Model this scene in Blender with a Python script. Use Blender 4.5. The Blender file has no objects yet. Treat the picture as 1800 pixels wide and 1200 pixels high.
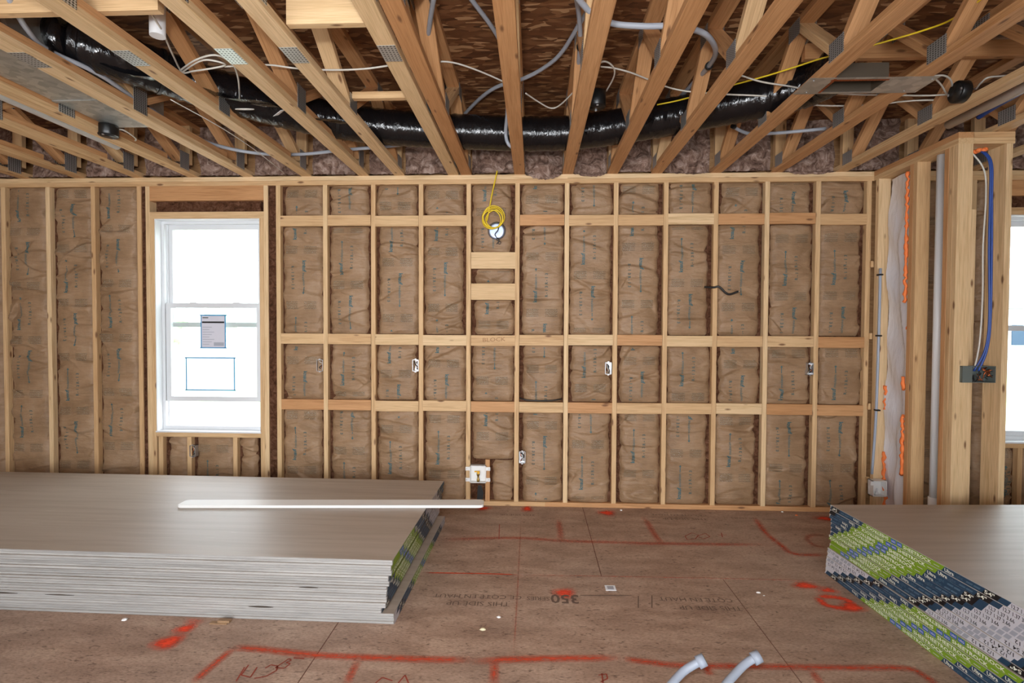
import bpy, math, random
import numpy as np
from mathutils import Vector, Matrix

scene = bpy.context.scene
C = scene.collection
RND = random.Random(11)

# ------------------------------------------------------------------ camera
FPX, CAM_H = 908.0, 1.485
YAW, PITCH, ROLL = 0.04254, 0.02291, 0.00443
def cam_axes():
    cy, sy, cp, sp = math.cos(YAW), math.sin(YAW), math.cos(PITCH), math.sin(PITCH)
    fwd = Vector((-sy*cp, cy*cp, -sp)); right = Vector((cy, sy, 0)); up = right.cross(fwd)
    cr, sr = math.cos(ROLL), math.sin(ROLL)
    return right*cr + up*sr, up*cr - right*sr, fwd
CR, CU, CF = cam_axes()
cam_data = bpy.data.cameras.new('camera'); cam_data.sensor_width = 36.0
cam_data.lens = FPX/1800*36.0; cam_data.clip_start = 0.05; cam_data.clip_end = 300
cam = bpy.data.objects.new('camera', cam_data); C.objects.link(cam)
m = Matrix((CR, CU, -CF)).transposed().to_4x4(); m.translation = Vector((0, 0, CAM_H))
cam.matrix_world = m
scene.camera = cam

# ------------------------------------------------------------------ world, lights, exposure
world = bpy.data.worlds.new('sky'); scene.world = world; world.use_nodes = True
bg = world.node_tree.nodes['Background']
bg.inputs[0].default_value = (0.90, 0.95, 1.0, 1); bg.inputs[1].default_value = 7.0
def area(name, loc, sx, sy, power, rot, col=(1, 1, 1)):
    l = bpy.data.lights.new(name, 'AREA'); l.shape = 'RECTANGLE'; l.size = sx; l.size_y = sy
    l.energy = power; l.color = col
    o = bpy.data.objects.new(name, l); C.objects.link(o); o.location = loc; o.rotation_euler = rot
    return o
# added fill light, set in the unseen rear wall's opening behind the camera
area('rear_fill', (-0.9, -2.95, 1.25), 5.2, 2.2, 88, (math.radians(90), 0, 0), (0.94, 0.97, 1.0))
# the photographer's flash, on a bracket just above and left of the camera
fl = bpy.data.lights.new('camera_flash', 'SPOT'); fl.energy = 205; fl.spot_size = math.radians(128); fl.spot_blend = 1.0; fl.shadow_soft_size = 0.07; fl.color = (0.97, 0.98, 1.0)
flo = bpy.data.objects.new('camera_flash', fl); C.objects.link(flo); flo.location = (-0.12, -0.16, 1.78)
flo.rotation_euler = (Vector((-0.75, 4.3, 1.55))-Vector(flo.location)).to_track_quat('-Z', 'Y').to_euler()
vs = scene.view_settings
vs.view_transform = 'Standard'; vs.look = 'None'; vs.exposure = 0.08; vs.gamma = 1.0; vs.use_curve_mapping = False
scene.cycles.use_denoising = True
scene.cycles.max_bounces = 8
scene.cycles.sample_clamp_indirect = 6

# ------------------------------------------------------------------ survey helpers (image measurement -> room coordinates)
def ray(u, v): return CF*FPX + CR*(u-900) - CU*(v-600)
def on_y(u, v, y): d = ray(u, v); t = y/d.y; return Vector((d.x*t, y, CAM_H+d.z*t))
def on_z(u, v, z): d = ray(u, v); t = (z-CAM_H)/d.z; return Vector((d.x*t, d.y*t, z))
def on_x(u, v, x): d = ray(u, v); t = x/d.x; return Vector((x, d.y*t, CAM_H+d.z*t))

YW = 4.315            # room face of the back wall studs
S16 = 0.4064
X0 = -2.1733          # stud next to the left window
T = 0.0381            # lumber thickness
W4, W6 = 0.0889, 0.14
ZP = 2.6975           # underside of the top plates
ZC = ZP + 2*T         # underside of the trusses
ZD = 3.205            # underside of the deck above

# ------------------------------------------------------------------ materials
MATS = {}
def newmat(name):
    m = bpy.data.materials.new(name); m.use_nodes = True
    nt = m.node_tree; nt.nodes.clear()
    out = nt.nodes.new('ShaderNodeOutputMaterial'); b = nt.nodes.new('ShaderNodeBsdfPrincipled')
    nt.links.new(b.outputs[0], out.inputs[0]); MATS[name] = m
    return m, nt, b, out
def N(nt, t, **kw):
    n = nt.nodes.new(t)
    for k, v in kw.items():
        if k.startswith('i_'): n.inputs[k[2:].replace('_', ' ')].default_value = v
        elif isinstance(k, str) and hasattr(n, k): setattr(n, k, v)
    return n
def ramp(nt, fac, stops):
    r = nt.nodes.new('ShaderNodeValToRGB'); e = r.color_ramp.elements
    while len(e) < len(stops): e.new(0.5)
    for i, (p, c) in enumerate(stops):
        e[i].position = p; e[i].color = (*c, 1) if len(c) == 3 else c
    nt.links.new(fac, r.inputs[0]); return r.outputs[0]
def mix(nt, fac, a, b, mode='MIX'):
    n = nt.nodes.new('ShaderNodeMix'); n.data_type = 'RGBA'; n.blend_type = mode
    for sock, val in ((n.inputs[0], fac), (n.inputs[6], a), (n.inputs[7], b)):
        if hasattr(val, 'is_linked') or hasattr(val, 'links'): nt.links.new(val, sock)
        elif isinstance(val, (tuple, list)): sock.default_value = (*val, 1)
        else: sock.default_value = val
    return n.outputs[2]
def coords(nt, scale=(1, 1, 1), rnd=True):
    tc = nt.nodes.new('ShaderNodeTexCoord'); v = tc.outputs['Object']
    if rnd:
        oi = nt.nodes.new('ShaderNodeObjectInfo')
        mu = nt.nodes.new('ShaderNodeMath'); mu.operation = 'MULTIPLY'; mu.inputs[1].default_value = 61.7
        nt.links.new(oi.outputs['Random'], mu.inputs[0])
        ad = nt.nodes.new('ShaderNodeVectorMath'); ad.operation = 'ADD'
        nt.links.new(v, ad.inputs[0]); nt.links.new(mu.outputs[0], ad.inputs[1]); v = ad.outputs[0]
    mp = nt.nodes.new('ShaderNodeVectorMath'); mp.operation = 'MULTIPLY'; mp.inputs[1].default_value = scale
    nt.links.new(v, mp.inputs[0]); return mp.outputs[0]
def noise(nt, vec, scale, detail=4, rough=0.55, dist=0.0):
    n = nt.nodes.new('ShaderNodeTexNoise'); n.inputs['Scale'].default_value = scale
    n.inputs['Detail'].default_value = detail; n.inputs['Roughness'].default_value = rough
    n.inputs['Distortion'].default_value = dist
    nt.links.new(vec, n.inputs['Vector']); return n.outputs[0]
def bump(nt, b, height, strength, dist):
    n = nt.nodes.new('ShaderNodeBump'); n.inputs['Strength'].default_value = strength
    n.inputs['Distance'].default_value = dist
    nt.links.new(height, n.inputs['Height']); nt.links.new(n.outputs[0], b.inputs['Normal'])
def s2l(r, g, b):
    f = lambda c: (c/255/12.92 if c/255 <= 0.04045 else ((c/255+0.055)/1.055)**2.4)
    return (f(r), f(g), f(b))
def plain(name, rgb, rough=0.5, metal=0.0, spec=0.5):
    m, nt, b, o = newmat(name); b.inputs['Base Color'].default_value = (*rgb, 1)
    b.inputs['Roughness'].default_value = rough; b.inputs['Metallic'].default_value = metal
    b.inputs['Specular IOR Level'].default_value = spec
    return m

def wood(name, lo, hi, alt, knot=(0.16, 0.07, 0.03)):
    m, nt, b, o = newmat(name)
    g = noise(nt, coords(nt, (1.3, 26, 26)), 1.6, 5, 0.6, 0.6)
    f = noise(nt, coords(nt, (4, 190, 190)), 1.5, 2)
    c = ramp(nt, g, [(0.30, lo), (0.52, hi), (0.68, tuple(x*0.9+y*0.1 for x, y in zip(hi, lo)))])
    oi = nt.nodes.new('ShaderNodeObjectInfo')
    rf = ramp(nt, oi.outputs['Random'], [(0.35, (0, 0, 0)), (1.0, (0.75, 0.75, 0.75))])
    c = mix(nt, rf, c, mix(nt, 0.75, c, alt))
    fr = ramp(nt, f, [(0.3, (0.78, 0.75, 0.70)), (0.6, (1.0, 1.0, 1.0))])
    c = mix(nt, 1.0, c, fr, 'MULTIPLY')
    vo = nt.nodes.new('ShaderNodeTexVoronoi'); vo.inputs['Scale'].default_value = 1.0
    nt.links.new(coords(nt, (5.5, 17, 17)), vo.inputs['Vector'])
    k = ramp(nt, vo.outputs['Distance'], [(0.09, (0.9, 0.9, 0.9)), (0.20, (0, 0, 0))])
    sel = ramp(nt, nt.nodes.new('ShaderNodeSeparateColor').outputs[0], [(0.62, (0, 0, 0)), (0.64, (1, 1, 1))])
    sc = [n for n in nt.nodes if n.bl_idname == 'ShaderNodeSeparateColor'][0]
    nt.links.new(vo.outputs['Color'], sc.inputs[0])
    kk = mix(nt, 1.0, k, sel, 'MULTIPLY')
    c = mix(nt, kk, c, knot)
    nt.links.new(c, b.inputs['Base Color']); b.inputs['Roughness'].default_value = 0.62
    b.inputs['Specular IOR Level'].default_value = 0.3
    bump(nt, b, f, 0.12, 0.002)
    return m
wood('pine', s2l(188, 150, 106), s2l(216, 182, 138), s2l(196, 154, 108))
wood('pine_orange', s2l(172, 124, 80), s2l(200, 152, 106), s2l(176, 124, 78))
wood('pine_pale', s2l(200, 166, 122), s2l(226, 196, 154), s2l(208, 174, 128))

def kraft():
    m, nt, b, o = newmat('kraft_paper')
    v = coords(nt)
    n1 = noise(nt, v, 5.0, 5, 0.6)
    c = ramp(nt, n1, [(0.3, s2l(134, 106, 78)), (0.55, s2l(156, 126, 96)), (0.75, s2l(166, 139, 112))])
    n3 = noise(nt, coords(nt, (2, 2, 14)), 4, 3)
    c = mix(nt, 1.0, c, ramp(nt, n3, [(0.3, (0.88, 0.86, 0.84)), (0.6, (1, 1, 1))]), 'MULTIPLY')
    nt.links.new(c, b.inputs['Base Color']); b.inputs['Roughness'].default_value = 0.5
    b.inputs['Specular IOR Level'].default_value = 0.35
    n2 = noise(nt, coords(nt, (1, 1, 2.6)), 13, 4, 0.6, 0.5)
    bump(nt, b, n2, 0.75, 0.014)
kraft()
def fibre(name, a, bb, cc, sc=1.0):
    m, nt, b, o = newmat(name)
    n1 = noise(nt, coords(nt, (sc, sc, sc)), 22, 6, 0.7, 1.2)
    c = ramp(nt, n1, [(0.3, a), (0.5, bb), (0.72, cc)])
    nt.links.new(c, b.inputs['Base Color']); b.inputs['Roughness'].default_value = 1.0
    b.inputs['Specular IOR Level'].default_value = 0.05
    bump(nt, b, n1, 1.0, 0.03)
fibre('fibre_dark', s2l(58, 36, 25), s2l(100, 67, 48), s2l(132, 97, 78))
fibre('fibre_light', s2l(62, 44, 36), s2l(142, 114, 100), s2l(206, 182, 168), 0.6)

def osb(name, cols, flake=(9, 60, 30), rough=0.7, amount=1.0, rel=0.25):
    m, nt, b, o = newmat(name)
    v = coords(nt, flake, rnd=False)
    nd = nt.nodes.new('ShaderNodeTexNoise'); nd.inputs['Scale'].default_value = 0.35
    nt.links.new(v, nd.inputs['Vector'])
    ad = nt.nodes.new('ShaderNodeVectorMath'); ad.operation = 'MULTIPLY_ADD'
    ad.inputs[1].default_value = (2.6, 2.2, 2.2)
    nt.links.new(nd.outputs['Color'], ad.inputs[0]); nt.links.new(v, ad.inputs[2])
    vo = nt.nodes.new('ShaderNodeTexVoronoi'); vo.inputs['Scale'].default_value = 1.0
    nt.links.new(ad.outputs[0], vo.inputs['Vector'])
    s = nt.nodes.new('ShaderNodeSeparateColor'); nt.links.new(vo.outputs['Color'], s.inputs[0])
    c = ramp(nt, s.outputs[0], [(i/(len(cols)-1), x) for i, x in enumerate(cols)])
    n1 = noise(nt, coords(nt, (1.2, 5, 1), rnd=False), 2.2, 5, 0.6)
    c = mix(nt, 0.6*amount, c, ramp(nt, n1, [(0.3, cols[0]), (0.6, cols[len(cols)//2]), (0.8, cols[-1])]))
    nt.links.new(c, b.inputs['Base Color']); b.inputs['Roughness'].default_value = rough
    b.inputs['Specular IOR Level'].default_value = 0.25
    bump(nt, b, s.outputs[1], rel, 0.003)
osb('osb_ceiling', [s2l(64, 38, 22), s2l(88, 54, 32), s2l(104, 66, 40), s2l(112, 72, 44), s2l(122, 82, 52), s2l(150, 108, 72), s2l(200, 160, 118)], (13, 42, 30), 0.55, 0.4, 0.5)
osb('osb_plain', [s2l(150, 110, 72), s2l(176, 134, 92), s2l(200, 160, 116)], (14, 60, 60))

def floor_mat():
    m, nt, b, o = newmat('osb_floor')
    v = coords(nt, (1, 1, 1), rnd=False)
    n1 = noise(nt, coords(nt, (1.0, 2.6, 1), rnd=False), 3.0, 7, 0.62)
    c = ramp(nt, n1, [(0.3, s2l(148, 122, 106)), (0.52, s2l(174, 147, 129)), (0.72, s2l(192, 167, 148))])
    n2 = noise(nt, coords(nt, (9, 34, 1), rnd=False), 2.0, 4, 0.65, 0.4)
    c = mix(nt, 1.0, c, ramp(nt, n2, [(0.26, (0.62, 0.58, 0.56)), (0.42, (0.97, 0.96, 0.95)), (0.75, (1.08, 1.07, 1.06))]), 'MULTIPLY')
    n4 = noise(nt, coords(nt, (16, 40, 1), rnd=False), 1.3, 3, 0.5, 1.5)
    c = mix(nt, ramp(nt, n4, [(0.60, (0, 0, 0)), (0.70, (0.75, 0.75, 0.75))]), c, s2l(92, 70, 60))
    n3 = noise(nt, v, 0.9, 3, 0.5)
    c = mix(nt, ramp(nt, n3, [(0.45, (0, 0, 0)), (0.75, (0.35, 0.35, 0.35))]), c, s2l(178, 164, 152))
    n5 = noise(nt, coords(nt, (60, 150, 1), rnd=False), 1.0, 3, 0.6)
    c = mix(nt, 1.0, c, ramp(nt, n5, [(0.3, (0.70, 0.68, 0.66)), (0.5, (1, 1, 1)), (0.7, (1.18, 1.18, 1.18))]), 'MULTIPLY')
    nt.links.new(c, b.inputs['Base Color']); b.inputs['Roughness'].default_value = 0.6
    b.inputs['Specular IOR Level'].default_value = 0.3
    bump(nt, b, n2, 0.25, 0.002)
floor_mat()

def drywall_face():
    m, nt, b, o = newmat('drywall_face')
    n1 = noise(nt, coords(nt, (0.6, 9, 1)), 2.0, 3)
    c = ramp(nt, n1, [(0.35, s2l(164, 150, 136)), (0.6, s2l(176, 163, 150))])
    n2 = noise(nt, coords(nt, (3, 60, 1)), 0.7, 2, 0.4, 2.0)
    c = mix(nt, ramp(nt, n2, [(0.70, (0, 0, 0)), (0.76, (0.4, 0.4, 0.4))]), c, s2l(214, 208, 200))
    nt.links.new(c, b.inputs['Base Color']); b.inputs['Roughness'].default_value = 0.47
    b.inputs['Specular IOR Level'].default_value = 1.0
    bump(nt, b, n1, 0.03, 0.01)
drywall_face()
def drywall_edge():
    m, nt, b, o = newmat('drywall_edge')
    n1 = noise(nt, coords(nt, (2, 3, 3)), 1.2, 4)
    c = ramp(nt, n1, [(0.3, s2l(146, 144, 141)), (0.6, s2l(166, 164, 161))])
    oi = nt.nodes.new('ShaderNodeObjectInfo')
    c = mix(nt, 1.0, c, ramp(nt, oi.outputs['Random'], [(0, (0.86, 0.86, 0.86)), (1, (1.1, 1.1, 1.1))]), 'MULTIPLY')
    nt.links.new(c, b.inputs['Base Color']); b.inputs['Roughness'].default_value = 0.6
drywall_edge()
plain('gypsum', s2l(206, 204, 200), 0.8)
plain('gypsum_dark', s2l(70, 62, 54), 0.9)
plain('vinyl_white', s2l(214, 217, 220), 0.4)
plain('plastic_white', s2l(238, 238, 236), 0.4)
plain('pvc', s2l(222, 224, 226), 0.35)
plain('pex_grey', s2l(160, 165, 174), 0.4)
plain('pex_white', s2l(156, 165, 180), 0.45)
plain('romex', s2l(206, 202, 192), 0.45)
plain('cable_yellow', s2l(226, 196, 40), 0.4)
plain('cable_blue', s2l(40, 74, 150), 0.4)
plain('cable_black', s2l(26, 25, 24), 0.4)
plain('plastic_black', s2l(16, 17, 18), 0.35)
plain('copper', s2l(190, 110, 70), 0.35, 1.0)
plain('brass', s2l(176, 150, 90), 0.3, 1.0)
plain('handle_yellow', s2l(238, 178, 20), 0.4)
plain('foam_orange', s2l(244, 130, 66), 0.7)
plain('ink_teal', s2l(58, 92, 96), 0.6)
plain('ink_grey', s2l(88, 92, 84), 0.7)
plain('ink_stamp', s2l(108, 88, 77), 0.8)
plain('pencil', s2l(150, 112, 76), 0.8)
plain('chalk_red', s2l(150, 62, 44), 0.8)
plain('tape_green', s2l(124, 160, 36), 0.45)
plain('tape_navy', s2l(34, 66, 92), 0.45)
plain('tape_grey', s2l(206, 206, 214), 0.45)
plain('tape_mid', s2l(164, 168, 180), 0.45)
plain('tape_black', s2l(20, 22, 26), 0.45)
plain('tape_blue', s2l(36, 84, 190), 0.45)
plain('tape_white', s2l(236, 240, 226), 0.45)
plain('tape_faint', s2l(78, 106, 128), 0.45)
plain('steel_box', s2l(196, 196, 198), 0.35, 0.8)
plain('box_grey', s2l(96, 104, 100), 0.5)
plain('foil', s2l(170, 182, 204), 0.42, 1.0)
plain('steel_dark', s2l(84, 74, 62), 0.5, 0.4)
plain('paper_sheet', s2l(206, 206, 216), 0.7)
plain('paper_white', s2l(240, 244, 248), 0.7)
plain('painter_tape', s2l(60, 140, 190), 0.6)
plain('grass', s2l(176, 196, 150), 0.9)
plain('gravel', s2l(196, 190, 180), 0.9)
plain('leaf', s2l(176, 196, 166), 0.8)
plain('siding', s2l(200, 205, 210), 0.7)
plain('roofing', s2l(120, 116, 112), 0.8)
plain('joint_redbrown', s2l(104, 58, 44), 0.9)  # dark red-brown base colour that shows in the gaps between floor panels
plain('putty', s2l(224, 216, 180), 0.8)

def galv():
    m, nt, b, o = newmat('galvanized')
    vo = nt.nodes.new('ShaderNodeTexVoronoi'); vo.inputs['Scale'].default_value = 26
    nt.links.new(coords(nt), vo.inputs['Vector'])
    s = nt.nodes.new('ShaderNodeSeparateColor'); nt.links.new(vo.outputs['Color'], s.inputs[0])
    c = ramp(nt, s.outputs[0], [(0, s2l(168, 172, 170)), (1, s2l(204, 206, 202))])
    nt.links.new(c, b.inputs['Base Color']); b.inputs['Metallic'].default_value = 0.85
    b.inputs['Roughness'].default_value = 0.42
galv()
def plate_mat():
    m, nt, b, o = newmat('nail_plate')
    ws = []
    for ax, sc in ((0, 60), (2, 95)):
        tc = nt.nodes.new('ShaderNodeTexCoord'); sp = nt.nodes.new('ShaderNodeSeparateXYZ')
        nt.links.new(tc.outputs['Object'], sp.inputs[0])
        mu = nt.nodes.new('ShaderNodeMath'); mu.operation = 'MULTIPLY'; mu.inputs[1].default_value = sc*6.283
        nt.links.new(sp.outputs[1 if ax == 0 else (2 if ax == 2 else 0)], mu.inputs[0])
        si = nt.nodes.new('ShaderNodeMath'); si.operation = 'SINE'; nt.links.new(mu.outputs[0], si.inputs[0]); ws.append(si)
    tc = nt.nodes.new('ShaderNodeTexCoord'); sp = nt.nodes.new('ShaderNodeSeparateXYZ'); nt.links.new(tc.outputs['Object'], sp.inputs[0])
    mu = nt.nodes.new('ShaderNodeMath'); mu.operation = 'MULTIPLY'; mu.inputs[1].default_value = 60*6.283
    nt.links.new(sp.outputs[0], mu.inputs[0])
    s3 = nt.nodes.new('ShaderNodeMath'); s3.operation = 'SINE'; nt.links.new(mu.outputs[0], s3.inputs[0])
    a = nt.nodes.new('ShaderNodeMath'); a.operation = 'ADD'; nt.links.new(ws[0].outputs[0], a.inputs[0]); nt.links.new(ws[1].outputs[0], a.inputs[1])
    c2 = nt.nodes.new('ShaderNodeMath'); c2.operation = 'ADD'; nt.links.new(a.outputs[0], c2.inputs[0]); nt.links.new(s3.outputs[0], c2.inputs[1])
    mr = nt.nodes.new('ShaderNodeMath'); mr.operation = 'MULTIPLY_ADD'; mr.inputs[1].default_value = 0.25; mr.inputs[2].default_value = 0.5
    nt.links.new(c2.outputs[0], mr.inputs[0])
    c = ramp(nt, mr.outputs[0], [(0.45, s2l(196, 200, 200)), (0.8, s2l(60, 60, 60))])
    nt.links.new(c, b.inputs['Base Color']); b.inputs['Metallic'].default_value = 0.75; b.inputs['Roughness'].default_value = 0.42
plate_mat()
def polyblack():
    m, nt, b, o = newmat('black_poly')
    b.inputs['Base Color'].default_value = (0.005, 0.005, 0.006, 1); b.inputs['Roughness'].default_value = 0.16
    n1 = noise(nt, coords(nt, (14, 5, 5)), 1.6, 4, 0.6, 0.8)
    bump(nt, b, n1, 0.6, 0.016)
polyblack()
def backlit(name, rgb):
    m, nt, b, o = newmat(name); b.inputs['Base Color'].default_value = (*rgb, 1); b.inputs['Roughness'].default_value = 0.8
    t = nt.nodes.new('ShaderNodeBsdfTranslucent'); t.inputs[0].default_value = (*rgb, 1)
    mx = nt.nodes.new('ShaderNodeMixShader'); mx.inputs[0].default_value = 0.5
    nt.links.new(b.outputs[0], mx.inputs[1]); nt.links.new(t.outputs[0], mx.inputs[2]); nt.links.new(mx.outputs[0], o.inputs[0])
backlit('thin_paper', s2l(240, 244, 248))
def plastic_film():
    m, nt, b, o = newmat('white_film')
    b.inputs['Base Color'].default_value = (*s2l(226, 226, 232), 1); b.inputs['Roughness'].default_value = 0.22
    n1 = noise(nt, coords(nt, (4, 4, 1.2)), 5, 3, 0.5, 0.5)
    bump(nt, b, n1, 0.4, 0.02)
plastic_film()
def glass():
    m, nt, b, o = newmat('window_glass'); nt.nodes.remove(b)
    t = nt.nodes.new('ShaderNodeBsdfTransparent'); g = nt.nodes.new('ShaderNodeBsdfGlossy'); g.inputs['Roughness'].default_value = 0.02
    t.inputs[0].default_value = (0.94, 0.97, 0.96, 1)
    mx = nt.nodes.new('ShaderNodeMixShader'); mx.inputs[0].default_value = 0.06
    nt.links.new(t.outputs[0], mx.inputs[1]); nt.links.new(g.outputs[0], mx.inputs[2]); nt.links.new(mx.outputs[0], o.inputs[0])
glass()
def spray(name, rgb, sc=26.0, gain=1.0):
    m, nt, b, o = newmat(name)
    b.inputs['Base Color'].default_value = (*rgb, 1); b.inputs['Roughness'].default_value = 0.7
    b.inputs['Specular IOR Level'].default_value = 0.0
    at = nt.nodes.new('ShaderNodeAttribute'); at.attribute_name = 'cover'
    n1 = noise(nt, coords(nt, (1, 3, 1), rnd=False), sc, 4, 0.7)
    r = ramp(nt, n1, [(0.3, (0.45, 0.45, 0.45)), (0.6, (1, 1, 1))])
    mu = nt.nodes.new('ShaderNodeMath'); mu.operation = 'MULTIPLY'
    nt.links.new(at.outputs['Fac'], mu.inputs[0]); nt.links.new(r, mu.inputs[1])
    m2 = nt.nodes.new('ShaderNodeMath'); m2.operation = 'MULTIPLY'; m2.inputs[1].default_value = gain; m2.use_clamp = True
    nt.links.new(mu.outputs[0], m2.inputs[0]); nt.links.new(m2.outputs[0], b.inputs['Alpha'])
spray('spray_red', s2l(250, 88, 60), gain=0.82); spray('spray_faded', s2l(212, 88, 60), gain=0.62)
def faint_print():
    m, nt, b, o = newmat('print_faint'); nt.nodes.remove(b)
    d = nt.nodes.new('ShaderNodeBsdfDiffuse'); d.inputs[0].default_value = (*s2l(96, 112, 106), 1)
    t = nt.nodes.new('ShaderNodeBsdfTransparent'); mx = nt.nodes.new('ShaderNodeMixShader'); mx.inputs[0].default_value = 0.28
    nt.links.new(t.outputs[0], mx.inputs[1]); nt.links.new(d.outputs[0], mx.inputs[2]); nt.links.new(mx.outputs[0], o.inputs[0])
faint_print()

# ------------------------------------------------------------------ geometry helpers
WM = {}
def place(o, mw, parent):
    WM[o.name] = mw.copy()
    if parent is not None:
        o.parent = parent; o.matrix_parent_inverse = WM[parent.name].inverted()
    o.matrix_basis = mw
def mesh_obj(name, me, parent=None, mw=None, mats=()):
    for mt in ([mats] if isinstance(mats, str) else mats): me.materials.append(MATS[mt])
    return inst(name, me, parent, mw)
def inst(name, me, parent=None, mw=None):
    o = bpy.data.objects.new(name, me); C.objects.link(o)
    place(o, mw or Matrix.Identity(4), parent); return o
def empty(name, loc, rz=0.0):
    o = bpy.data.objects.new(name, None); o.empty_display_size = 0.1; C.objects.link(o)
    place(o, Matrix.Translation(loc) @ Matrix.Rotation(rz, 4, 'Z'), None); return o
def tag(o, label=None, cat=None, group=None, kind=None):
    if label: o['label'] = label
    if cat: o['category'] = cat
    if group: o['group'] = group
    if kind: o['kind'] = kind
    return o
class MB:
    def __init__(s): s.v = []; s.f = []; s.m = []; s.sm = []
    def add(s, vs, fs, mi=0, smooth=False):
        b = len(s.v); s.v += [tuple(x) for x in vs]
        s.f += [tuple(i+b for i in f) for f in fs]; s.m += [mi]*len(fs); s.sm += [smooth]*len(fs)
    def box(s, x0, x1, y0, y1, z0, z1, mi=0, b=0.0):
        if b <= 0:
            vs = [(x, y, z) for z in (z0, z1) for y in (y0, y1) for x in (x0, x1)]
            s.add(vs, [(0, 2, 3, 1), (4, 5, 7, 6), (0, 1, 5, 4), (2, 6, 7, 3), (0, 4, 6, 2), (1, 3, 7, 5)], mi)
        else: s.oct((x0+x1)/2, (y0+y1)/2, (z0+z1)/2, x1-x0, y1-y0, z1-z0, b, mi)
    def oct(s, cx, cy, cz, L, w, t, b=0.002, mi=0):
        hw, ht = w/2, t/2
        prof = [(-hw+b, -ht), (hw-b, -ht), (hw, -ht+b), (hw, ht-b), (hw-b, ht), (-hw+b, ht), (-hw, ht-b), (-hw, -ht+b)]
        vs = [(cx+x, cy+y, cz+z) for x in (-L/2, L/2) for y, z in prof]
        fs = [(i, (i+1) % 8, 8+(i+1) % 8, 8+i) for i in range(8)] + [tuple(range(7, -1, -1)), tuple(range(8, 16))]
        s.add(vs, [f[::-1] if k < 8 else f[::1] for k, f in enumerate(fs)] if False else fs, mi)
    def tube(s, pts, r, n=10, mi=0, caps=True, smooth=True):
        pts = [Vector(p) for p in pts]; rs = r if isinstance(r, (list, tuple)) else [r]*len(pts)
        vs = []; up = None
        for i, p in enumerate(pts):
            t = (pts[min(i+1, len(pts)-1)]-pts[max(i-1, 0)]).normalized()
            if up is None:
                up = Vector((0, 0, 1)) if abs(t.z) < 0.9 else Vector((1, 0, 0))
            a = t.cross(up); a = a.normalized() if a.length > 1e-6 else Vector((1, 0, 0)); up = a.cross(t).normalized()
            for k in range(n):
                th = 2*math.pi*k/n; vs.append(p + (a*math.cos(th)+up*math.sin(th))*rs[i])
        fs = [(i*n+k, i*n+(k+1) % n, (i+1)*n+(k+1) % n, (i+1)*n+k) for i in range(len(pts)-1) for k in range(n)]
        s.add(vs, fs, mi, smooth)
        if caps:
            b = len(s.v)-len(vs)
            s.f += [tuple(b+k for k in range(n-1, -1, -1)), tuple(b+(len(pts)-1)*n+k for k in range(n))]
            s.m += [mi, mi]; s.sm += [False, False]
    def lathe(s, prof, n=24, M=None, mi=0):
        M = M or Matrix.Identity(4)
        vs = [M @ Vector((r*math.cos(2*math.pi*k/n), r*math.sin(2*math.pi*k/n), z)) for r, z in prof for k in range(n)]
        fs = [(i*n+k, i*n+(k+1) % n, (i+1)*n+(k+1) % n, (i+1)*n+k) for i in range(len(prof)-1) for k in range(n)]
        fs += [tuple(range(n-1, -1, -1)), tuple((len(prof)-1)*n+k for k in range(n))]
        s.add(vs, fs, mi, True)
    def mesh(s, name):
        me = bpy.data.meshes.new(name); me.from_pydata(s.v, [], s.f)
        me.polygons.foreach_set('material_index', s.m); me.polygons.foreach_set('use_smooth', s.sm)
        me.update(); return me
    def obj(s, name, mats, parent=None, mw=None): return mesh_obj(name, s.mesh(name), parent, mw, mats)
def member(name, p0, p1, w, t, mat, parent=None, wdir=None, b=0.002):
    """a piece of lumber from p0 to p1; w = size along wdir, t = the other section size"""
    p0, p1 = Vector(p0), Vector(p1); L = (p1-p0).length; x = (p1-p0)/L
    y = Vector(wdir) if wdir is not None else Vector((1, 0, 0))
    y = (y - x*y.dot(x)).normalized(); z = x.cross(y)
    M = Matrix((x, y, z)).transposed().to_4x4(); M.translation = (p0+p1)/2
    mb = MB(); mb.oct(0, 0, 0, L, w, t, b); return mb.obj(name, mat, parent, M)
def smooth_path(pts, n=8):
    pts = [Vector(p) for p in pts]
    P = [pts[0]*2-pts[1]] + pts + [pts[-1]*2-pts[-2]]; out = []
    for i in range(1, len(P)-2):
        for k in range(n):
            t = k/n; a, b, c, d = P[i-1], P[i], P[i+1], P[i+2]
            out.append(0.5*((2*b)+(c-a)*t+(2*a-5*b+4*c-d)*t*t+(3*b-a-3*c+d)*t**3))
    out.append(pts[-1]); return out
def centred(mb, name, mats, parent=None):
    """put an object's origin at the middle of its base"""
    a = np.array(mb.v); c = Vector(((a[:, 0].min()+a[:, 0].max())/2, (a[:, 1].min()+a[:, 1].max())/2, a[:, 2].min()))
    mb.v = [tuple(Vector(v)-c) for v in mb.v]
    return mb.obj(name, mats, parent, Matrix.Translation(c))
TXT = {}
def text(s, size, bold=0.0):
    key = (s, bold)
    if key not in TXT:
        cu = bpy.data.curves.new('t', 'FONT'); cu.body = s; cu.size = 1.0; cu.resolution_u = 2; cu.offset = bold
        ob = bpy.data.objects.new('t', cu); C.objects.link(ob)
        dg = bpy.context.evaluated_depsgraph_get(); dg.update()
        me = bpy.data.meshes.new_from_object(ob.evaluated_get(dg))
        v = np.array([x.co[:2] for x in me.vertices]); f = [tuple(p.vertices) for p in me.polygons]
        v[:, 0] -= v[:, 0].min(); v[:, 1] -= 0
        TXT[key] = (v, f, v[:, 0].max())
        bpy.data.objects.remove(ob); bpy.data.meshes.remove(me); bpy.data.curves.remove(cu)
    v, f, w = TXT[key]; return v*size, f, w*size
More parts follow.
